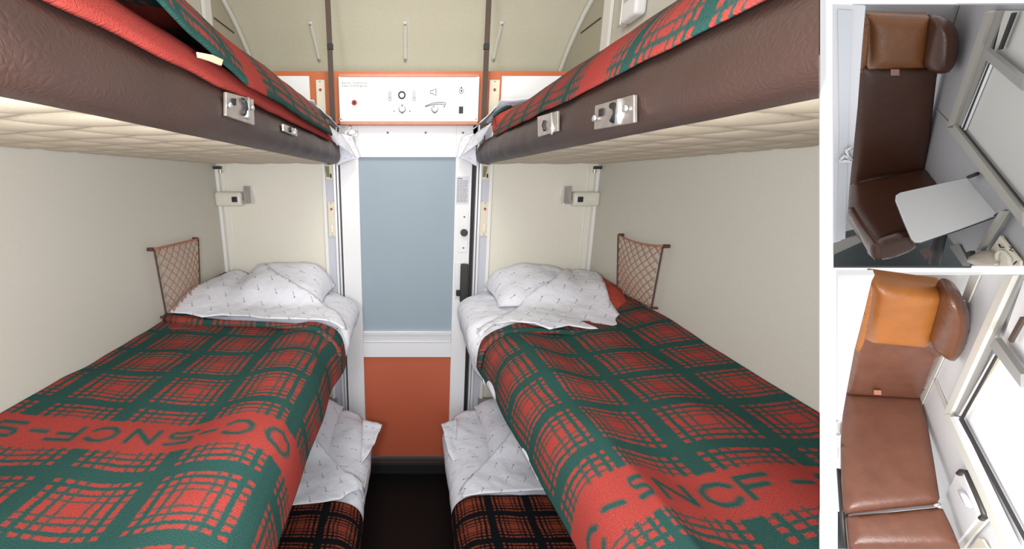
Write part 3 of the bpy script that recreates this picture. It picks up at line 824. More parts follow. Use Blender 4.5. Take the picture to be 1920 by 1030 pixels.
# middle blankets
def blanketL():
    t = empty('blanket', (-.6, .9, Z(-.56)), 'red and green plaid blanket on the middle left berth, woven lettering upside down', 'blanket', 'plaid blankets')
    q = lambda X: .945-abs(X)
    txt = [('S', q(.888), .0, 180), ('-', q(.814), .0, 180), ('F', q(.754), .0, 180), ('C', q(.675), 0, 180), ('N', q(.586), 0, 180), ('S', q(.501), 0, 180), ('-', q(.439), 0, 180), ('C', q(.372), .0, 180), ('O', q(.283), 0, 180)]
    def dsp(tt, x, y, z):
        w = .007*nz(x*5, y*5, 2)+.004*nz(x*11, y*9, 8)
        b = .014*math.exp(-((x-.36)/.09)**2)*(1+.6*nz(y*4, 1, 1)) - .012*math.exp(-((x-.52)/.09)**2)
        xx = x
        if x < .33: xx -= .014*sm((y-1.25)/.2)*sm((.33-x)/.05)
        if x < .30: xx += .006*nz(y*6, 3, 3)
        return xx, y, z+(w+b)*(1 if x > .29 else .3)
    prof = [(.945, -.540), (.80, -.552), (.6, -.558), (.42, -.553), (.355, -.553), (.305, -.562), (.277, -.592), (.266, -.64), (.264, -.705)]
    sweep('blanket_cloth', prof, -1, .30, lambda u: 1.54-.07*sm((u-.2)/.5), M['plaidL'], t, .0055, .0055, dsp, solid=.008, vc=.793, ink=inkfun(txt))
    # the turned-over end under the sheet
    bm = tube([(-.935, 1.49, Z(-.522)), (-.86, 1.48, Z(-.532)), (-.78, 1.47, Z(-.535)), (-.6, 1.465, Z(-.537)), (-.45, 1.44, Z(-.537)), (-.34, 1.415, Z(-.538)), (-.285, 1.38, Z(-.566)), (-.255, 1.38, Z(-.61)), (-.252, 1.38, Z(-.68))], [.020, .018, .014, .012, .012, .013, .014, .014, .010], None, 12)
    uvl = bm.loops.layers.uv.new('UVMap')
    for f in bm.faces:
        for l in f.loops: l[uvl].uv = (l.vert.co.x, l.vert.co.y*1.0+l.vert.co.z*1.2)
    add('turned_edge', bm, M['plaidL'], t)
    vs = [hit(*p, HL) for p in ((330, 575), (370, 545), (400, 528), (430, 513), (440, 512), (400, 545), (350, 580))]
    poly = [(-.94, 1.42), (-.94, 2.03), (-.80, 2.03), (-.80, 1.42)]
    cloth('wall_side_fold', poly, HL, .010, M['plaidL'], t, step=.02, rot=0, wr=.006, solid=.006)
blanketL()
def blanketR():
    t = empty('blanket', (.6, .9, Z(-.56)), 'red and green plaid blanket on the middle right berth, woven lettering upright', 'blanket', 'plaid blankets')
    q = lambda X: .945-abs(X)
    txt = [('C', q(.226), -.026, 0), ('-', q(.300), -.006, -15), ('S', q(.385), .002, 0), ('N', q(.480), 0, 0), ('C', q(.566), 0, 0), ('F', q(.635), .004, 0), ('-', q(.712), .004, 0), ('S', q(.785), .006, 0)]
    txt = [(c, u, v, r+180 if False else r) for c, u, v, r in txt]
    # across runs from the wall inwards on this side, so letters are mirrored into that direction
    base = inkfun([(c, -u, v, r) for c, u, v, r in txt])
    ink = lambda u, v: base(-u, v)
    def dsp(tt, x, y, z):
        w = .008*nz(x*5+4, y*5, 6)+.004*nz(x*11, y*9, 3)
        b = .016*math.exp(-((x-.40)/.08)**2)*(1+.6*nz(y*4, 5, 1)) - .012*math.exp(-((x-.53)/.08)**2)+.012*math.exp(-((x-.68)/.08)**2)
        xx = x
        if x < .46: xx += (.066*(1.5-y)/.84)*sm((.46-x)/.14)+(.006*nz(y*6, 3, 3) if x < .3 else 0)
        return xx, y, z+(w+b)*(1 if x > .30 else .3)+.035*sm((x-.70)/.24)*sm((y-.8)/.7)
    prof = [(.945, -.530), (.80, -.545), (.6, -.556), (.42, -.553), (.365, -.555), (.315, -.566), (.285, -.598), (.274, -.645), (.272, -.705)]
    def ytop(u):
        x = .945-u
        if x > .88: return 2.02
        if x > .76: return 1.475+.545*sm((x-.76)/.12)
        return 1.475-.035*sm((.45-x)/.1)
    sweep('blanket_cloth', prof, 1, .30, ytop, M['plaidR'], t, .0055, .0055, dsp, solid=.008, vc=.623, ink=ink)
    poly = [hit(*p, HR) for p in ((1116, 508), (1134, 511), (1150, 535), (1180, 580), (1225, 625), (1215, 633), (1170, 636), (1185, 630), (1150, 598), (1138, 572))]
    cloth('turned_back_corner', [(.915, 2.0), (.94, 1.95), (.93, 1.7), (.90, 1.5), (.83, 1.30), (.70, 1.26), (.70, 1.38), (.80, 1.60), (.84, 1.8)], HR, .009, mat('red_plaid_reverse', (.42, .06, .035), 1, var=.45, vs=55), t, step=.018, rot=0, wr=.005, solid=.005, label='redder underside of the blanket corner')
    bm = tube([(.72, 1.37, Z(-.560)), (.6, 1.395, Z(-.546)), (.45, 1.41, Z(-.541)), (.36, 1.39, Z(-.542)), (.305, 1.37, Z(-.562)), (.272, 1.365, Z(-.60)), (.262, 1.365, Z(-.67))], [.008, .010, .010, .011, .011, .011, .008], None, 10)
    uvl = bm.loops.layers.uv.new('UVMap')
    for f in bm.faces:
        for l in f.loops: l[uvl].uv = (l.vert.co.x, l.vert.co.y+l.vert.co.z*1.2)
    add('turned_edge', bm, M['plaidR'], t)
TRIM = True
blanketR()
TRIM = False

# ---- lower berths
PLL = (.575, 1.78, .225, .215, .060, .120)
PLR = (.590, 1.78, .225, .215, .060, .120)
LL = bedH(-1.225, .178, PLL, .0); LR = bedH(-1.225, .178, PLR, .0)
for s, side in ((-1, 'left'), (1, 'right')):
    H = LL if s < 0 else LR
    t = empty('lower_berth', (s*.6, 1.1, Z(-1.69)), 'lower %s berth seat base under the made-up bed' % side, 'berth', 'lower berths')
    sweep('cushion', [(.945, -1.25), (.35, -1.25), (.26, -1.255), (.225, -1.28), (.215, -1.32), (.23, -1.35), (.35, -1.36), (.945, -1.36)], s, .5, 1.86, M['darkleather'], t, .03, .08, None, smooth_it=2, close=True)
    add('seat_base', B(*sorted((s*.945, s*.32)), .55, 2.03, -1.69, -1.352), M['dark'], t, smooth=False)
    sh = empty('bed_sheet', (s*.5, 1.6, Z(-1.23)), 'white printed sheet folded back on the lower %s berth near the floor' % side, 'sheet', 'white bed sheets')
    def und2(q, x, y, z):
        w = .009*(nz(x*8+2, y*7, s*7)+.7*nz(x*21, y*13, 4)); e = sm((y-1.84)/.14)
        xx = x+(.07*e*e*(1-(x-.17)/.3) if x < .47 else 0)
        return xx+w*.6, y, z+w-.012*e
    sweep('under_sheet', [(.94, -1.237), (.6, -1.237), (.32, -1.237), (.25, -1.245), (.202, -1.27), (.180, -1.31), (.184, -1.36), (.196, -1.40)], s, .9, 2.02, M['sheet'], sh, .012, .016, und2, solid=.003)
    # pulled-out sheet corner at the door end
    if s < 0: Pq = [(-.235, 1.90, Z(-1.225)), (-.128, 1.835, Z(-1.222)), (-.175, 1.66, Z(-1.245)), (-.21, 1.60, Z(-1.26))]
    else: Pq = [(.262, 1.91, Z(-1.225)), (.172, 1.84, Z(-1.215)), (.190, 1.66, Z(-1.245)), (.22, 1.60, Z(-1.26))]
    quadcloth('sheet_corner', Pq, M['sheet'], sh, w=.008, ph=s, solid=.003)
    if s < 0:
        px = [(578, 816), (592, 826), (607, 848), (622, 866), (648, 892), (684, 922), (693, 940), (692, 957), (684, 964), (681, 950), (684, 937), (640, 944), (600, 951), (530, 957)]
        ex = [(-.60, 1.29), (-.9, 1.30), (-.9, 1.66), (-.62, 1.64)]
    else:
        px = [(1048, 925), (995, 928), (953, 930), (893, 936), (868, 940), (861, 928), (888, 895), (918, 865), (945, 834), (970, 800)]
        ex = [(.64, 1.72), (.9, 1.72), (.9, 1.36), (.66, 1.36)]
    flap('turned_back_flap', px, H, M['sheet'], sh, extra=ex, rot=70 if s < 0 else -60, wr=.008)
    pillow('pillow', s, PLL if s < 0 else PLR, -1.225, 'white printed pillow on the lower %s berth beside the floor' % side)
    bk = empty('blanket', (s*.6, 1.1, Z(-1.23)), 'black and rust plaid blanket on the lower %s berth' % side, 'blanket', 'plaid blankets')
    sweep('blanket_cloth', [(.94, -1.222), (.6, -1.222), (.30, -1.222), (.235, -1.232), (.197, -1.26), (.180, -1.31), (.188, -1.37)], s, .75, (lambda u: 1.335) if s < 0 else (lambda u: 1.36), M['plaidD'], bk, .012, .012, wob(.007, 5+s), solid=.008, vc=.3)

# ---- reading lamps on the rear bulkhead
def lamp(s, lab):
    x = s*.885; y = 2.088
    t = empty('reading_lamp', (x, 2.09, Z(-.13)), lab, 'lamp', 'reading lamps on the bulkhead')
    b = add('housing', B(x-.066, x+.066, y-.062, y, -.130, -.058), M['ivory'], t, smooth=False, bevel=.014)
    xi = x-s*.034
    add('switch', B(xi-.013, xi+.013, y-.066, y-.060, -.108, -.082), M['dark'], b, smooth=False, bevel=.002, label='black rocker switch')
    xi2 = x-s*.056
    add('light_slot', B(xi2-.006, xi2+.006, y-.065, y-.060, -.110, -.080), M['white'], b, smooth=False, bevel=.002)
    for dx in (.012, .036): add('screw', tube(circ((x+s*dx, y-.062, Z(-.094)), .006, EX, EZ, 14), .0012, None, 6, True), M['trim'], b)
    xs = x-s*.092
    pr = [(xs-s*.010, y-.02, Z(-.032)), (xs+s*.016, y-.045, Z(-.030)), (xs+s*.018, y-.055, Z(-.118)), (xs-s*.020, y-.05, Z(-.120)), (xs-s*.020, y-.008, Z(-.120)), (xs-s*.012, y-.008, Z(-.034))]
    g = add('lamp_shade', prism(pr[:4], (0, .035, .0)), M['chrome'], t, smooth=False, bevel=.004, label='small chrome flip-up shade')
    add('shade_arm', tube([(x-s*.064, y-.03, Z(-.095)), (xs, y-.03, Z(-.098))], .008), M['steel'], t)
    return t
lamp(-1, 'ivory reading lamp with chrome shade on the bulkhead above the middle left pillow')
lamp(1, 'ivory reading lamp with chrome shade on the bulkhead above the middle right pillow')
t = empty('reading_lamp', (.94, 1.86, Z(.66)), 'white reading lamp on the right wall, half hidden behind the upper right blanket', 'lamp', 'reading lamps on the bulkhead')
b = add('housing', B(.90, .948, 1.80, 1.92, .64, .72), M['white'], t, smooth=False, bevel=.014)
add('lamp_shade', B(.905, .94, 1.925, 1.96, .64, .745), M['chrome'], t, smooth=False, bevel=.006)
# small dark brackets where the upper berths meet the bulkhead corners
for s, lab in ((-1, 'small dark bracket under the upper left berth in the bulkhead corner'), (1, 'small dark bracket under the upper right berth in the bulkhead corner')):
    t = empty('corner_bracket', (s*.93, 2.05, Z(.05)), lab, 'bracket', 'corner brackets')
    add('plate', B(*sorted((s*.948, s*.912)), 2.04, 2.06, .050, .064), M['bronze'], t, smooth=False, bevel=.002)
    add('bolt', disc((s*.915, 2.045, Z(.045)), (0, 0, -1), .008, .012), M['steel'], t, sharp=40)

# ---- storage nets on the side walls
def net(s, C, lab, sag):
    C = [Vector(c) for c in C]
    mid = sum(C, Vector())/4
    t = empty('storage_net', mid, lab, 'net', 'storage nets')
    out = Vector((-s, 0, 0))
    def Q(u, v):
        p = (C[0]*(1-u)+C[1]*u)*(1-v)+(C[3]*(1-u)+C[2]*u)*v
        p.z -= sag*4*u*(1-u)*(1-v); p.y += 0
        e = 4*u*(1-u)
        pull = .020*math.sin(math.pi*min(1, v*1.1))
        return p+out*(.010+pull*e+.004)
    bm = bmesh.new(); n = 7
    def lines(sl):
        for k in range(-n, 2*n+1):
            pts = []
            for i in range(15):
                v = i/14; u = (k/n)+sl*v*.95
                if 0 <= u <= 1: pts.append(Q(u, v)+out*.0015*sl)
            if len(pts) > 1: tube(pts, .0017, bm, 5)
    lines(1); lines(-1)
    add('netting', bm, M['net'], t, label='diamond-mesh brown netting')
    bm = tube([Q(0, v/12) for v in range(13)], .0032, None, 6); tube([Q(1, v/12) for v in range(13)], .0032, bm, 6); tube([Q(u/12, 1) for u in range(13)], .0026, bm, 6)
    add('side_cord', bm, M['netdark'], t)
    add('top_cord', tube([Q(u/12, 0) for u in range(13)], .004, None, 6), M['net'], t)
    for c in ((0, 0), (1, 0), (0, 1), (1, 1)):
        p = Q(*c); bmh = disc((s*.95, p.y, p.z), out, .007 if c[1] == 0 else .005, .022, seg=12); add('hook', bmh, M['netdark'], t, sharp=40)
net(-1, [onX(*q, -.94) for q in ((282, 468), (366, 448), (370, 560), (306, 595))], 'brown diamond-mesh storage net hooked on the left wall', .0)
net(1, [onX(*q, .94) for q in ((1165, 441), (1250, 462), (1228, 578), (1163, 545))], 'brown diamond-mesh storage net hooked on the right wall', .012)

# oblique partition closing off the compartment on the right
a = R0*.42; e = R0*(1.0/R0.x*.99)
pt = Vector((PN.x, PN.y, PN.z))*.004
P4 = [O+R0*.40-UP*.40*.68, O+R0*.40+UP*.40*.68, O+R0*1.0+UP*1.0*.68, O+R0*1.0-UP*1.0*.68]
off = PN*.0006
struct('wall_partition', prism([p+off for p in P4], PN*.004), M['white'], smooth=False)

# ================================================================== THE TWO SEAT NOOKS BEYOND THE PARTITION
class Nook:
    def __init__(s, R, P0px, backLpx, width):
        R = Matrix(R); s.w, s.u, s.d = R.col[0].copy(), R.col[1].copy(), R.col[2].copy()
        p = ray(*P0px); r = ray(*backLpx); q = r*(p.dot(s.d)/r.dot(s.d)); k = width/(q-p).length
        s.P0 = p*k
    def pl(s, px, ax, off=0):          # pixel -> point on the plane through the crease corner, normal w/u/d
        n = {'w': s.w, 'u': s.u, 'd': s.d}[ax]; P = s.P0+n*off; r = ray(*px)
        return O+r*(P.dot(n)/r.dot(n))
    def poly(s, pxs, ax, off=0): return [s.pl(p, ax, off) for p in pxs]
    def slab(s, name, pxs, ax, off, th, m, par=None, **k):
        n = {'w': s.w, 'u': s.u, 'd': s.d}[ax]; kk = dict(smooth=False); kk.update(k)
        return add(name, prism(s.poly(pxs, ax, off), n*-th), m, par, **kk)
    def sslab(s, name, *a, **k):
        o = s.slab(name, *a, **k); o['kind'] = 'structure'; return o
N1 = Nook([[0.796, -0.442, -0.414], [-0.572, -0.324, -0.753], [0.199, 0.836, -0.511]], (1732, 317), (1595, 345), .42)
N2 = Nook([[0.765, -0.572, -0.296], [-0.587, -0.43, -0.686], [0.265, 0.698, -0.665]], (1727, 745), (1584, 734), .42)

# ---------- upper nook: seat with a raised table
n = N1
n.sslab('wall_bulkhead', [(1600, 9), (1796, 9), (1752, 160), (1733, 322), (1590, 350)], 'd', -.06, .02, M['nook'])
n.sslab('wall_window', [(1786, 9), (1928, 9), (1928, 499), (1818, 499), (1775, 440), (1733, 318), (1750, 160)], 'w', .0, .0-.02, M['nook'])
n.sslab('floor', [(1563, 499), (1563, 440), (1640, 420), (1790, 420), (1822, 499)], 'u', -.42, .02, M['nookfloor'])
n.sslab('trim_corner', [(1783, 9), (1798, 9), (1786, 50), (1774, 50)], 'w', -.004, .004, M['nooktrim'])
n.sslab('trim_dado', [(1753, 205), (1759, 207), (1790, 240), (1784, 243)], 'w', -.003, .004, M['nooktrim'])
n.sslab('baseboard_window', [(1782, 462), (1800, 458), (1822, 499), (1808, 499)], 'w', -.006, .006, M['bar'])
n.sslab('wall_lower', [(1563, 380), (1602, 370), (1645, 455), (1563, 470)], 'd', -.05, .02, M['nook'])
# doorway post in front of the seat, with a chrome catch
n.sslab('trim_doorpost', [(1563, 10), (1623, 12), (1616, 90), (1608, 200), (1598, 300), (1593, 345), (1590, 390), (1584, 440), (1576, 452), (1563, 456)], 'd', .62, .03, M['nookwhite'])
n.sslab('trim_doorpost_strip', [(1571, 18), (1597, 20), (1589, 280), (1585, 448), (1569, 452), (1574, 250)], 'd', .628, .006, mat('cool_grey_strip', (.60, .63, .68), .35))
n.sslab('trim_doorpost_foot', [(1563, 458), (1585, 450), (1620, 440), (1620, 452), (1563, 478)], 'd', .60, .02, M['bar'])
t = empty('door_catch', n.pl((1590, 288), 'd', .64), 'chrome hook catch on the white doorpost of the upper seat nook', 'catch')
pts = [n.pl(q, 'd', .65) for q in ((1577, 300), (1583, 292), (1590, 296), (1597, 300), (1590, 290), (1588, 281), (1598, 277))]
add('hook', tube(pts, .012, None, 8), M['chrome'], t); add('base_plate', prism([n.pl(q, 'd', .64) for q in ((1573, 299), (1596, 299), (1596, 304), (1573, 304))], n.d*.01), M['white'], t, smooth=False)

def rq(q, f=.07):
    out = []
    for i in range(len(q)):
        a, b, c = q[i-1], q[i], q[(i+1) % len(q)]
        out += [tuple(b[k]+(a[k]-b[k])*f for k in (0, 1)), b, tuple(b[k]+(c[k]-b[k])*f for k in (0, 1))]
    return out
def seatthing(n, lab, side):
    return empty('train_seat', n.P0+O-n.u*.3, lab, 'seat', 'brown leather train seats')
s1 = seatthing(n, 'dark brown leather train seat behind the white table, tan headrest', 1)
def strapsag(a): return None
puff(n.poly([(1607, 118), (1759, 122), (1750, 200), (1743, 260), (1735, 320), (1594, 348), (1600, 250)], 'd', .0), n.d, .035, .05, M['seat'], 'backrest', s1, .022, .09, 0)
hd = puff(n.poly(rq([(1624, 27), (1748, 32), (1734, 127), (1628, 130)]), 'd', .10), n.d, .05, .10, M['head'], 'headrest', s1, .02, .08, 1, label='tan headrest cushion')
w1 = puff(n.poly([(1745, 31), (1776, 35), (1792, 48), (1799, 72), (1797, 100), (1790, 124), (1776, 138), (1757, 139), (1732, 127), (1740, 80)], 'd', .16), n.d, .08, .10, M['seat'], 'headrest_wing', hd, .02, .10, 2, label='dark brown wing, right of the headrest')
puff(n.poly([(1618, 42), (1624, 30), (1630, 50), (1628, 110), (1618, 138), (1611, 140)], 'd', .20), n.d, .05, .08, M['head'], 'headrest_wing', hd, .015, .05, 1, label='tan wing, left of the headrest')
add('pull_tab', prism(n.poly([(1670, 129), (1686, 129), (1686, 141), (1670, 141)], 'd', .12), n.d*.012), mat('dull_pink_tab', (.30, .17, .13), .5), s1, smooth=False, bevel=.004)
cu = puff(n.poly([(1592, 348), (1735, 317), (1752, 335), (1775, 362), (1780, 400), (1710, 436), (1637, 459), (1612, 424), (1590, 392)], 'u', .0), n.u, .03, .11, M['seat'], 'seat_cushion', s1, .022, .07, 0)
puff(n.poly([(1637, 460), (1708, 438), (1722, 455), (1715, 468), (1675, 485), (1641, 489)], 'd', 1.02), n.d, .012, .05, M['seat'], 'cushion_front', s1, .02, .03, 1)
puff(n.poly([(1590, 390), (1612, 426), (1637, 460), (1641, 489), (1630, 478), (1594, 404)], 'w', -.62), -n.w, .01, .03, M['seat'], 'cushion_side', s1, .02, .03, 0)
# white table
tb = empty('folding_table', n.pl((1885, 398), 'w', -.02), 'white folding table with dark edge standing out below the window of the upper nook', 'table')
outl = chaikin([(1676, 369), (1690, 360), (1830, 329), (1886, 397), (1860, 407), (1722, 455), (1708, 452)], 0)
outl = [(1679, 374), (1680, 366), (1688, 361), (1760, 345), (1829, 330), (1886, 397), (1800, 428), (1726, 453), (1716, 453), (1709, 446), (1694, 412)]
add('tabletop', prism(n.poly(outl, 'u', .30), n.u*-.012), M['tabletop'], tb, smooth=False, bevel=.003, label='white laminate top')
add('edge_band', prism(n.poly([(x, y) for x, y in outl], 'u', .287), n.u*-.022), mat('dark_edge_band', (.05, .05, .05), .4), tb, smooth=False, label='dark rubber edge')
add('table_leg', tube([n.pl((1764, 440), 'd', 1.15), n.pl((1752, 494), 'd', 1.15)], .028, None, 10), M['dark'], tb, label='black folding leg')
add('support_arm', prism(n.poly([(1885, 394), (1893, 396), (1848, 470), (1838, 470)], 'w', -.03), n.w*-.02), M['nooktrim'], tb, smooth=False)
add('hinge', tube([n.pl((1817, 332), 'w', -.03), n.pl((1832, 326), 'w', -.03)], .012, None, 8), M['dark'], tb)
add('hinge', tube([n.pl((1868, 404), 'w', -.03), n.pl((1886, 396), 'w', -.03)], .010, None, 8), M['dark'], tb)
add('foot_pad', prism(n.poly([(1724, 470), (1740, 462), (1746, 475), (1732, 482)], 'd', 1.2), n.d*.03), M['seat'], tb, smooth=False)
# window
wd = empty('window_1', n.pl((1850, 230), 'w', -.02)); wd['kind'] = 'structure'
def win(n, polys, wd):
    for nm, px, off, th, mm in polys: n.slab(nm, px, 'w', off, th, M[mm], wd)
win(n, [('frame_jamb', [(1857, 20), (1870, 20), (1795, 240), (1783, 237)], -.02, .02, 'nooktrim'),
        ('frame_sill', [(1783, 237), (1797, 232), (1928, 398), (1928, 424)], -.02, .02, 'nooktrim'),
        ('jamb_seal', [(1872, 20), (1884, 20), (1856, 105), (1806, 242), (1797, 240)], -.014, .01, 'bar'),
        ('inner_jamb', [(1859, 112), (1866, 112), (1812, 244), (1806, 240)], -.018, .01, 'white'),
        ('inner_seal', [(1858, 113), (1861, 113), (1809, 243), (1806, 241)], -.024, .006, 'dark'),
        ('sill_seal', [(1800, 236), (1806, 240), (1928, 390), (1928, 395)], -.024, .006, 'dark'),
        ('top_bar', [(1902, 23), (1908, 23), (1881, 92), (1876, 92)], -.03, .01, 'dark'),
        ('pane', [(1884, 20), (1928, 20), (1928, 388), (1810, 243), (1862, 112)], -.010, .004, 'blind'),
        ('cross_bar', [(1851, 104), (1859, 90), (1928, 146), (1928, 168)], -.035, .02, 'bar')], wd)
t = empty('ashtray', n.pl((1835, 485), 'w', -.04), 'rounded beige bin with lid at the bottom of the wall below the white table', 'bin')
puff(n.poly([(1822, 499), (1824, 482), (1832, 472), (1845, 470), (1853, 480), (1858, 499)], 'w', -.06), -n.w, .04, .06, mat('beige_bin', (.42, .36, .30), .4), 'bin_body', t, .02, .06, 1)
add('bin_lid_catch', prism(n.poly([(1818, 474), (1828, 470), (1830, 477), (1822, 481)], 'w', -.08), n.w*-.02), M['dark'], t, smooth=False)
t = empty('control_plate', n.pl((1890, 470), 'w', -.03), 'pale plate with curved lever and black symbols low on the wall of the upper nook', 'panel')
add('plate', prism(n.poly([(1880, 442), (1918, 490), (1918, 499), (1862, 499), (1855, 478)], 'w', -.012), n.w*-.010), M['beige'], t, smooth=False)
add('lever', tube([n.pl(q, 'w', -.03) for q in ((1868, 499), (1870, 476), (1876, 470), (1884, 474), (1893, 485), (1895, 499))], .010, None, 8), M['ivory'], t)
add('symbol', tube([n.pl(q, 'w', -.03) for q in ((1873, 458), (1876, 464), (1881, 464))], .0035, None, 6), M['dark'], t)
add('symbol', tube([n.pl(q, 'w', -.03) for q in ((1893, 463), (1898, 465), (1893, 469), (1899, 471))], .003, None, 6), M['dark'], t)
add('symbol', tube([n.pl(q, 'w', -.03) for q in ((1901, 496), (1906, 490))], .0035, None, 6), M['dark'], t)

# ---------- lower nook: the same seat with its cushions drawn out
n = N2
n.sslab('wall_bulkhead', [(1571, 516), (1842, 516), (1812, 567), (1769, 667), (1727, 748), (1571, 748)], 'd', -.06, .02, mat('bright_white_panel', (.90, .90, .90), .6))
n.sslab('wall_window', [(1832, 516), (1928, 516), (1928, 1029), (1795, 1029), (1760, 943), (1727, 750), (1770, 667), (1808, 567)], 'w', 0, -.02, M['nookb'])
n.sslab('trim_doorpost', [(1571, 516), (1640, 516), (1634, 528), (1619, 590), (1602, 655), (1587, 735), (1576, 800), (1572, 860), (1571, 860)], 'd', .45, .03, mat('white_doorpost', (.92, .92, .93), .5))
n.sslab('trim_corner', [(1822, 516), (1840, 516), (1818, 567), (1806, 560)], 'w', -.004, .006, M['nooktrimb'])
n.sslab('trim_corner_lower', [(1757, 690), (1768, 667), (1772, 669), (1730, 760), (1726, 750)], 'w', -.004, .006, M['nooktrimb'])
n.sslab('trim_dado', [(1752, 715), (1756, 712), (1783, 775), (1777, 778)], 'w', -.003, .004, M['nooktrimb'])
n.sslab('floor', [(1571, 960), (1590, 960), (1600, 1029), (1571, 1029)], 'u', -.4, .02, M['nookfloor'])
s2 = seatthing(n, 'red-brown leather train seat and tan headrest, sheen and light put into their colours, below the other nook', 2)
puff(n.poly([(1606, 622), (1700, 640), (1768, 662), (1750, 700), (1728, 746), (1583, 737), (1595, 680)], 'd', .0), n.d, .03, .05, M['seatb'], 'backrest', s2, .022, .08, 0)
hd = puff(n.poly(rq([(1635, 529), (1772, 549), (1743, 648), (1623, 637)]), 'd', .10), n.d, .05, .10, M['headb'], 'headrest', s2, .022, .08, 1, label='tan headrest cushion, lightened as lit')
puff(n.poly([(1770, 548), (1797, 553), (1813, 572), (1820, 595), (1816, 625), (1803, 655), (1785, 668), (1765, 664), (1743, 648), (1757, 605)], 'd', .16), n.d, .10, .10, M['wingb'], 'headrest_wing', hd, .022, .12, 2, label='dark brown wing, right of the headrest')
puff(n.poly([(1626, 531), (1636, 528), (1638, 550), (1630, 590), (1623, 632), (1612, 652), (1600, 656), (1614, 600)], 'd', .20), n.d, .06, .08, M['headb'], 'headrest_wing', hd, .015, .05, 1, label='tan wing, left of the headrest')
add('pull_tab', prism(n.poly([(1638, 731), (1652, 732), (1652, 739), (1638, 738)], 'd', .06), n.d*.012), M['redtrim'], s2, smooth=False, bevel=.004)
puff(n.poly([(1583, 737), (1650, 741), (1728, 746), (1740, 800), (1752, 870), (1762, 935), (1757, 944), (1680, 952), (1592, 962), (1581, 958), (1577, 900), (1577, 820)], 'u', .0), n.u, .035, .12, M['seatb'], 'seat_cushion', s2, .022, .08, 0)
puff(n.poly([(1586, 970), (1600, 967), (1680, 960), (1757, 952), (1768, 955), (1785, 990), (1801, 1029), (1592, 1029)], 'u', -.02), n.u, .035, .12, M['seatb'], 'extension_cushion', s2, .022, .08, 0, label='second cushion drawn out in front of the seat')
add('side_rail', tube([n.pl(q, 'u', -.04) for q in ((1573, 880), (1578, 950), (1584, 1029))], .014, None, 8), M['bronze'], s2)
add('link', tube([n.pl(q, 'u', .02) for q in ((1752, 950), (1762, 944))], .01, None, 8), M['chrome'], s2)
t = empty('door_catch', n.pl((1573, 805), 'd', .47), 'chrome catch on the white doorpost edge of the lower seat nook', 'catch')
add('hook', tube([n.pl(q, 'd', .47) for q in ((1571, 790), (1575, 793), (1574, 805), (1575, 812), (1571, 815))], .010, None, 8), M['chrome'], t)
# folded table under the window
tb = empty('folding_table', n.pl((1805, 950), 'w', -.03), 'pale folded-down table flap with bar handle on the wall beside the drawn-out cushions', 'table')
add('table_flap', prism(n.poly([(1800, 887), (1812, 886), (1841, 968), (1838, 976), (1802, 1019), (1786, 985), (1769, 951)], 'w', -.02), n.w*-.015), M['nookb'], tb, smooth=False, bevel=.004)
add('edge_bar', tube([n.pl(q, 'w', -.045) for q in ((1798, 889), (1803, 884), (1812, 885), (1830, 925), (1846, 962), (1847, 968), (1840, 973))], .014, None, 8), M['bronze'], tb, label='dark bronze rounded edge bar')
add('handle', tube([n.pl(q, 'w', -.05) for q in ((1802, 921), (1810, 934), (1819, 951))], .015, None, 8), M['white'], tb, label='white bar handle')
add('handle_shade_strip', tube([n.pl(q, 'w', -.038) for q in ((1799, 923), (1807, 939), (1815, 952))], .006, None, 8), M['bar'], tb)  # solid grey tube stands for the shade behind the handle
add('support_arm', prism(n.poly([(1846, 968), (1864, 968), (1830, 1005), (1812, 1029), (1800, 1029), (1803, 1020)], 'w', -.012), n.w*-.012), M['nooktrimb'], tb, smooth=False)
add('flap_gap', prism(n.poly([(1797, 890), (1800, 889), (1770, 953), (1766, 952)], 'w', -.02), n.w*-.004), M['bar'], tb, smooth=False)
t = empty('control_plate', n.pl((1835, 1015), 'w', -.02), 'beige corner of a control plate at the bottom edge below the folded table', 'panel')
add('plate', prism(n.poly([(1826, 1029), (1838, 1010), (1846, 1012), (1856, 1029)], 'w', -.012), n.w*-.010), M['beige'], t, smooth=False)
wd = empty('window_2', n.pl((1870, 800), 'w', -.02)); wd['kind'] = 'structure'
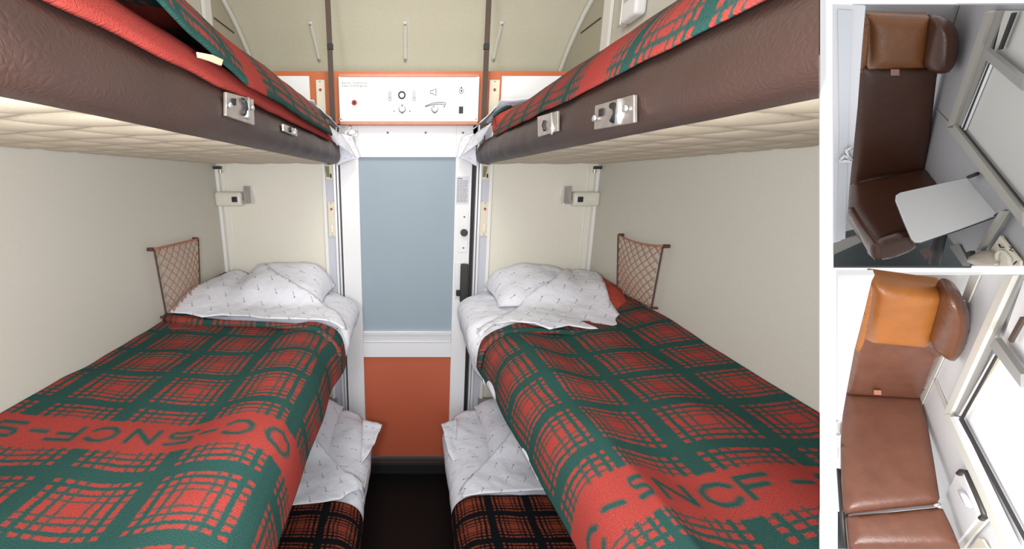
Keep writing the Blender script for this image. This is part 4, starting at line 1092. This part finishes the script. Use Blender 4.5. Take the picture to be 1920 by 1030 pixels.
win(n, [('frame_jamb', [(1897, 516), (1914, 516), (1790, 778), (1777, 778)], -.02, .02, 'nooktrimb'),
        ('frame_sill', [(1777, 778), (1790, 776), (1908, 1029), (1888, 1029)], -.02, .02, 'nooktrimb'),
        ('sill_edge', [(1790, 783), (1798, 782), (1916, 1029), (1908, 1029)], -.026, .02, 'white'),
        ('jamb_seal', [(1914, 516), (1924, 516), (1802, 784), (1790, 780)], -.014, .01, 'bar'),
        ('inner_jamb', [(1869, 664), (1875, 664), (1808, 780), (1802, 780)], -.022, .01, 'white'),
        ('inner_seal', [(1872, 662), (1876, 662), (1807, 786), (1803, 784)], -.03, .006, 'dark'),
        ('sill_seal', [(1800, 786), (1806, 784), (1928, 1012), (1928, 1024)], -.03, .006, 'dark'),
        ('jamb_lining', [(1876, 662), (1886, 668), (1818, 772), (1810, 780)], -.012, .01, 'tag'),
        ('top_bar', [(1920, 594), (1926, 598), (1901, 643), (1896, 637)], -.03, .01, 'brownbar'),
        ('pane', [(1924, 520), (1928, 520), (1928, 1016), (1806, 784), (1874, 662)], -.010, .004, 'white'),
        ('cross_bar', [(1868, 649), (1878, 634), (1928, 702), (1928, 728)], -.035, .02, 'bar')], wd)

# ================================================================== LIGHT
W = bpy.data.worlds.new('world'); SC.world = W; W.use_nodes = True
bg = W.node_tree.nodes['Background']; bg.inputs[0].default_value = (1, 1, 1, 1); bg.inputs[1].default_value = 1.0
def area(name, loc, tgt, size, power, col=(1, 1, 1), sy=None):
    L = bpy.data.lights.new(name, 'AREA'); L.energy = power; L.color = col; L.size = size
    if sy: L.shape = 'RECTANGLE'; L.size_y = sy
    o = bpy.data.objects.new(name, L); COL.objects.link(o); o.location = loc
    o.rotation_euler = (Vector(tgt)-Vector(loc)).to_track_quat('-Z', 'Y').to_euler(); return o
area('flash_left', (-.24, -.08, Z(-.04)), (.10, 2.0, Z(-.15)), .16, 13)
area('flash_right', (.06, .14, Z(-.04)), (-.10, 2.0, Z(-.15)), .14, 8)
area('flash_up', (0, -.2, Z(.50)), (0, 2.4, Z(.75)), .2, 4.5)
area('roof_lamp', (0, 1.2, Z(.9)), (0, 2.3, Z(.45)), .35, 7, (1, .97, .9))
c = N2.P0+O
area('nook_light', c+N2.d*1.6+N2.u*1.6-N2.w*.4, c+N2.d*.3, .8, 45)
VS = SC.view_settings
VS.view_transform = 'Standard'; VS.look = 'None'; VS.exposure = 0; VS.gamma = 1; VS.use_curve_mapping = False
